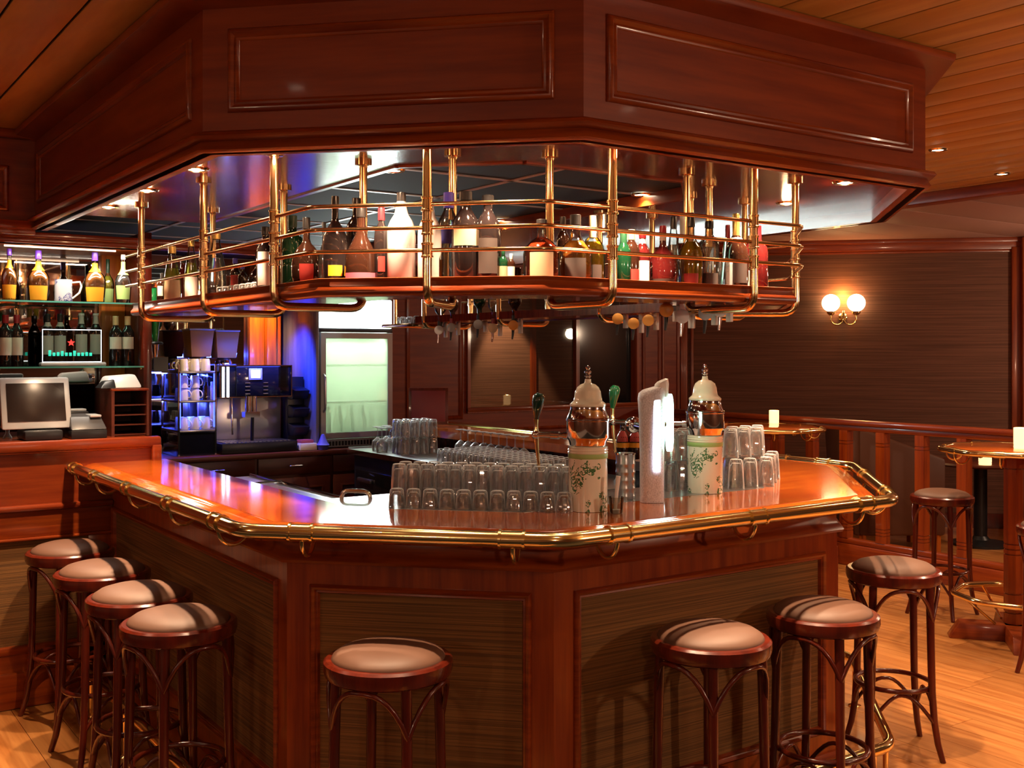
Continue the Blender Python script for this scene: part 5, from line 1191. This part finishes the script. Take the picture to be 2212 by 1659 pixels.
# balustrade
RX = 7.08
bl = thing('balustrade', 'low mahogany balustrade with square balusters dividing bar and lounge', 'railing', (RX, 5, 0))
Y0, Y1 = 2.6, 7.95
MB().box(RX-.045, RX+.045, Y0, Y1, 1.105, 1.15).build('top_rail', M['wood_desk'], bl, bevel=.014)
MB().box(RX-.025, RX+.025, Y0, Y1, 1.065, 1.105).build('under_rail', M['wood_h'], bl, bevel=.004)
MB().box(RX-.05, RX+.05, Y0, Y1, 0, .17).build('plinth', M['wood_h'], bl, bevel=.006)
MB().box(RX-.035, RX+.035, Y0, Y1, .17, .215).build('bottom_rail', M['wood_h'], bl, bevel=.010)
for px in (1560, 1618, 1681, 1755, 1828, 1907, 1992, 2083, 2188, 2300):
    y_ = onX(px, RX); b_ = MB()
    z_ = .215; g = .038
    for z0, z1, w_ in ((.215, .27, g), (.27, .275, g-.005), (.275, .295, g), (.295, .30, g-.005), (.30, .32, g), (.32, .325, g-.005), (.325, .955, g), (.955, .96, g-.005), (.96, .98, g), (.98, .985, g-.005), (.985, 1.065, g)):
        b_.box(RX-w_, RX+w_, y_-w_, y_+w_, z0, z1)
    b_.build('baluster', M['wood_v'], bl)
# high tables
def high_table(cx_, cy_, r, label, ztop=1.10, rz=0.0, feet=True):
    t = thing('high_table', label, 'table', (cx_, cy_, 0), group='brass-edged high tables')
    O = [(cx_+r*math.cos(rz+PI/8+q*PI/4), cy_+r*math.sin(rz+PI/8+q*PI/4)) for q in range(8)]
    MB().prism(O, ztop-.03, ztop).build('table_top', M['wood_top'], t, bevel=.003)
    ro = r+.035; OO = [(cx_+ro*math.cos(rz+PI/8+q*PI/4), cy_+ro*math.sin(rz+PI/8+q*PI/4), ztop-.014) for q in range(8)]
    MB().tube(roundpath(OO, .05, 4, closed=True), .017, 12, closed=True).build('brass_edge', M['brass'], t, ang=60)
    for q in range(8):
        a = rz+q*PI/4; c = Vector((cx_+ro*math.cos(PI/8)*math.cos(a), cy_+ro*math.cos(PI/8)*math.sin(a), ztop-.014)); n3 = Vector((math.cos(a), math.sin(a), 0)); d3 = Vector((-n3.y, n3.x, 0))
        MB().tube([c-d3*.03, c+d3*.03], .0205, 12).build('collar', M['brass'], t)
        MB().tube([c-Vector((0, 0, .015))-n3*(.05-.05*math.cos(b))-Vector((0, 0, .06*math.sin(b))) for b in [PI*k/10 for k in range(11)]], .006, 8).build('edge_bracket', M['brass'], t, ang=60)
    g = .056; b_ = MB()
    for z0, z1, w_ in ((.10, .16, g), (.16, .17, g-.008), (.17, .27, g), (.27, .28, g-.008), (.28, .50, g), (.50, .508, g-.008), (.508, .53, g), (.53, .538, g-.008), (.538, .56, g), (.56, .568, g-.008), (.568, 1.0, g), (1.0, 1.008, g-.008), (1.008, ztop-.03, g+.01)): b_.lathe([(0, z0), (w_, z0), (w_, z1), (0, z1)], 8, (cx_, cy_, 0), PI/8+rz)
    b_.build('column', M['wood_v'], t)
    for k in range(2):
        a = rz+k*PI/2+.35; d3 = Vector((math.cos(a), math.sin(a))); n3 = Vector((-d3.y, d3.x)); c = Vector((cx_, cy_))
        P = lambda u, v, z: ((c+d3*u+n3*v).x, (c+d3*u+n3*v).y, z)
        MB().hexa([P(-.36, -.06, 0), P(.36, -.06, 0), P(.36, .06, 0), P(-.36, .06, 0), P(-.30, -.055, .095), P(.30, -.055, .095), P(.30, .055, .095), P(-.30, .055, .095)]).build('foot_beam', M['wood_h'], t, bevel=.004)
    rr = .34; R8 = [(cx_+rr*math.cos(rz+PI/8+q*PI/4), cy_+rr*math.sin(rz+PI/8+q*PI/4), .26) for q in range(8)]
    MB().tube(roundpath(R8, .06, 4, closed=True), .018, 12, closed=True).build('foot_ring', M['brass'], t, ang=60)
    for q in range(4):
        a = rz+PI/4+q*PI/2
        MB().tube([(cx_+.31*math.cos(a), cy_+.31*math.sin(a), .255), (cx_+.12*math.cos(a), cy_+.12*math.sin(a), .10)], .008, 8).build('ring_strut', M['brass'], t)
    return t
h1 = atz(1655, 8.55); h2 = atz(2190, 6.35)
high_table(h1[0], h1[1], .42, 'brass-edged high table with candle standing farther back behind the right bar end', rz=.1)
high_table(h2[0], h2[1], .38, 'brass-edged high table with octagonal top cut by the right picture edge', ztop=1.125, rz=.35)
def candle(x_, y_, z_, label, s_=1.0):
    t = thing('candle_glass', label, 'candle', (x_, y_, z_), group='tea lights in ribbed glasses')
    MB().lathe([(0, 0), (.038*s_, 0), (.040*s_, .012), (.0385*s_, .02), (.040*s_, .028), (.040*s_, .105*s_), (.0365*s_, .105*s_), (.036*s_, .012), (0, .012)], 24, (x_, y_, z_)).build('glass_wall', M['candle'], t, ang=50)
    MB().lathe([(0, .014), (.018, .014), (.018, .026), (0, .026)], 14, (x_, y_, z_)).build('tea_light', M['label'], t)
    MB().lathe([(0, .028), (.006, .034), (.007, .044), (0, .062)], 10, (x_, y_, z_)).build('flame', M['flame'], t, ang=60)
    light('candle_light', 'POINT', (x_, y_, z_+.09), 1.2, (1, .55, .22), size=.02)
c_ = onz(1672, 914, 1.10); candle(c_[0], c_[1], 1.10, 'glowing tea light glass on the farther brass-edged high table')
c_ = atz(2208, 6.28); candle(c_[0], c_[1], 1.125, 'bright tea light glass on the high table at the picture edge', 1.15)
# low round table with candle, armchairs behind the balustrade
lx, ly = atz(2118, 9.5)
t = thing('low_table', 'round low table with black pedestal behind the balustrade', 'table', (lx, ly, 0))
MB().lathe([(0, .70), (.40, .70), (.42, .715), (.40, .73), (0, .73)], 32, (lx, ly, 0)).build('table_top', M['wood_cab'], t)
MB().lathe([(0, 0), (.25, 0), (.25, .02), (.08, .05), (.055, .08), (.055, .70), (0, .70)], 24, (lx, ly, 0)).build('pedestal', M['black'], t)
c_ = atz(2128, 9.2); candle(c_[0], c_[1], .73, 'tea light glass on the low round table behind the balustrade', 1.3)
def armchair(px, z, flip, label):
    c = Vector(atz(px, z)); t = thing('armchair', label, 'armchair', (c.x, c.y, 0), group='upholstered armchairs behind the balustrade')
    u = Vector((CT, -ST)); v = Vector((ST, CT)); s_ = -1 if flip else 1
    def P(a, b, h): q = c+u*(a*s_)+v*b; return (q.x, q.y, h)
    for b in (-.36, .28):
        MB().hexa([P(-.36, b, .16), P(.36, b, .16), P(.36, b+.08, .16), P(-.36, b+.08, .16), P(-.36, b, 1.06), P(.36, b, .80), P(.36, b+.08, .80), P(-.36, b+.08, 1.06)]).build('arm_side', M['brown_leather'], t, bevel=.03)
    MB().hexa([P(-.40, -.34, .16), P(-.28, -.34, .16), P(-.28, .34, .16), P(-.40, .34, .16), P(-.46, -.34, 1.10), P(-.34, -.34, 1.10), P(-.34, .34, 1.10), P(-.46, .34, 1.10)]).build('backrest', M['brown_leather'], t, bevel=.03)
    MB().hexa([P(-.30, -.28, .18), P(.34, -.28, .18), P(.34, .28, .18), P(-.30, .28, .18), P(-.30, -.28, .46), P(.34, -.28, .46), P(.34, .28, .46), P(-.30, .28, .46)]).build('seat_cushion', M['brown_leather'], t, bevel=.03)
    for a in (-.32, .30):
        for b in (-.32, .30): MB().box(*[f(x) for x in (P(a, b, 0)[0],) for f in (lambda k: k-.02, lambda k: k+.02)], *[f(x) for x in (P(a, b, 0)[1],) for f in (lambda k: k-.02, lambda k: k+.02)], 0, .17).build('foot', M['wood_orange'], t)
armchair(1918, 9.35, False, 'brown upholstered armchair behind the balustrade, left of the low round table')
armchair(2365, 9.2, True, 'brown upholstered armchair right of the low round table, mostly out of view')
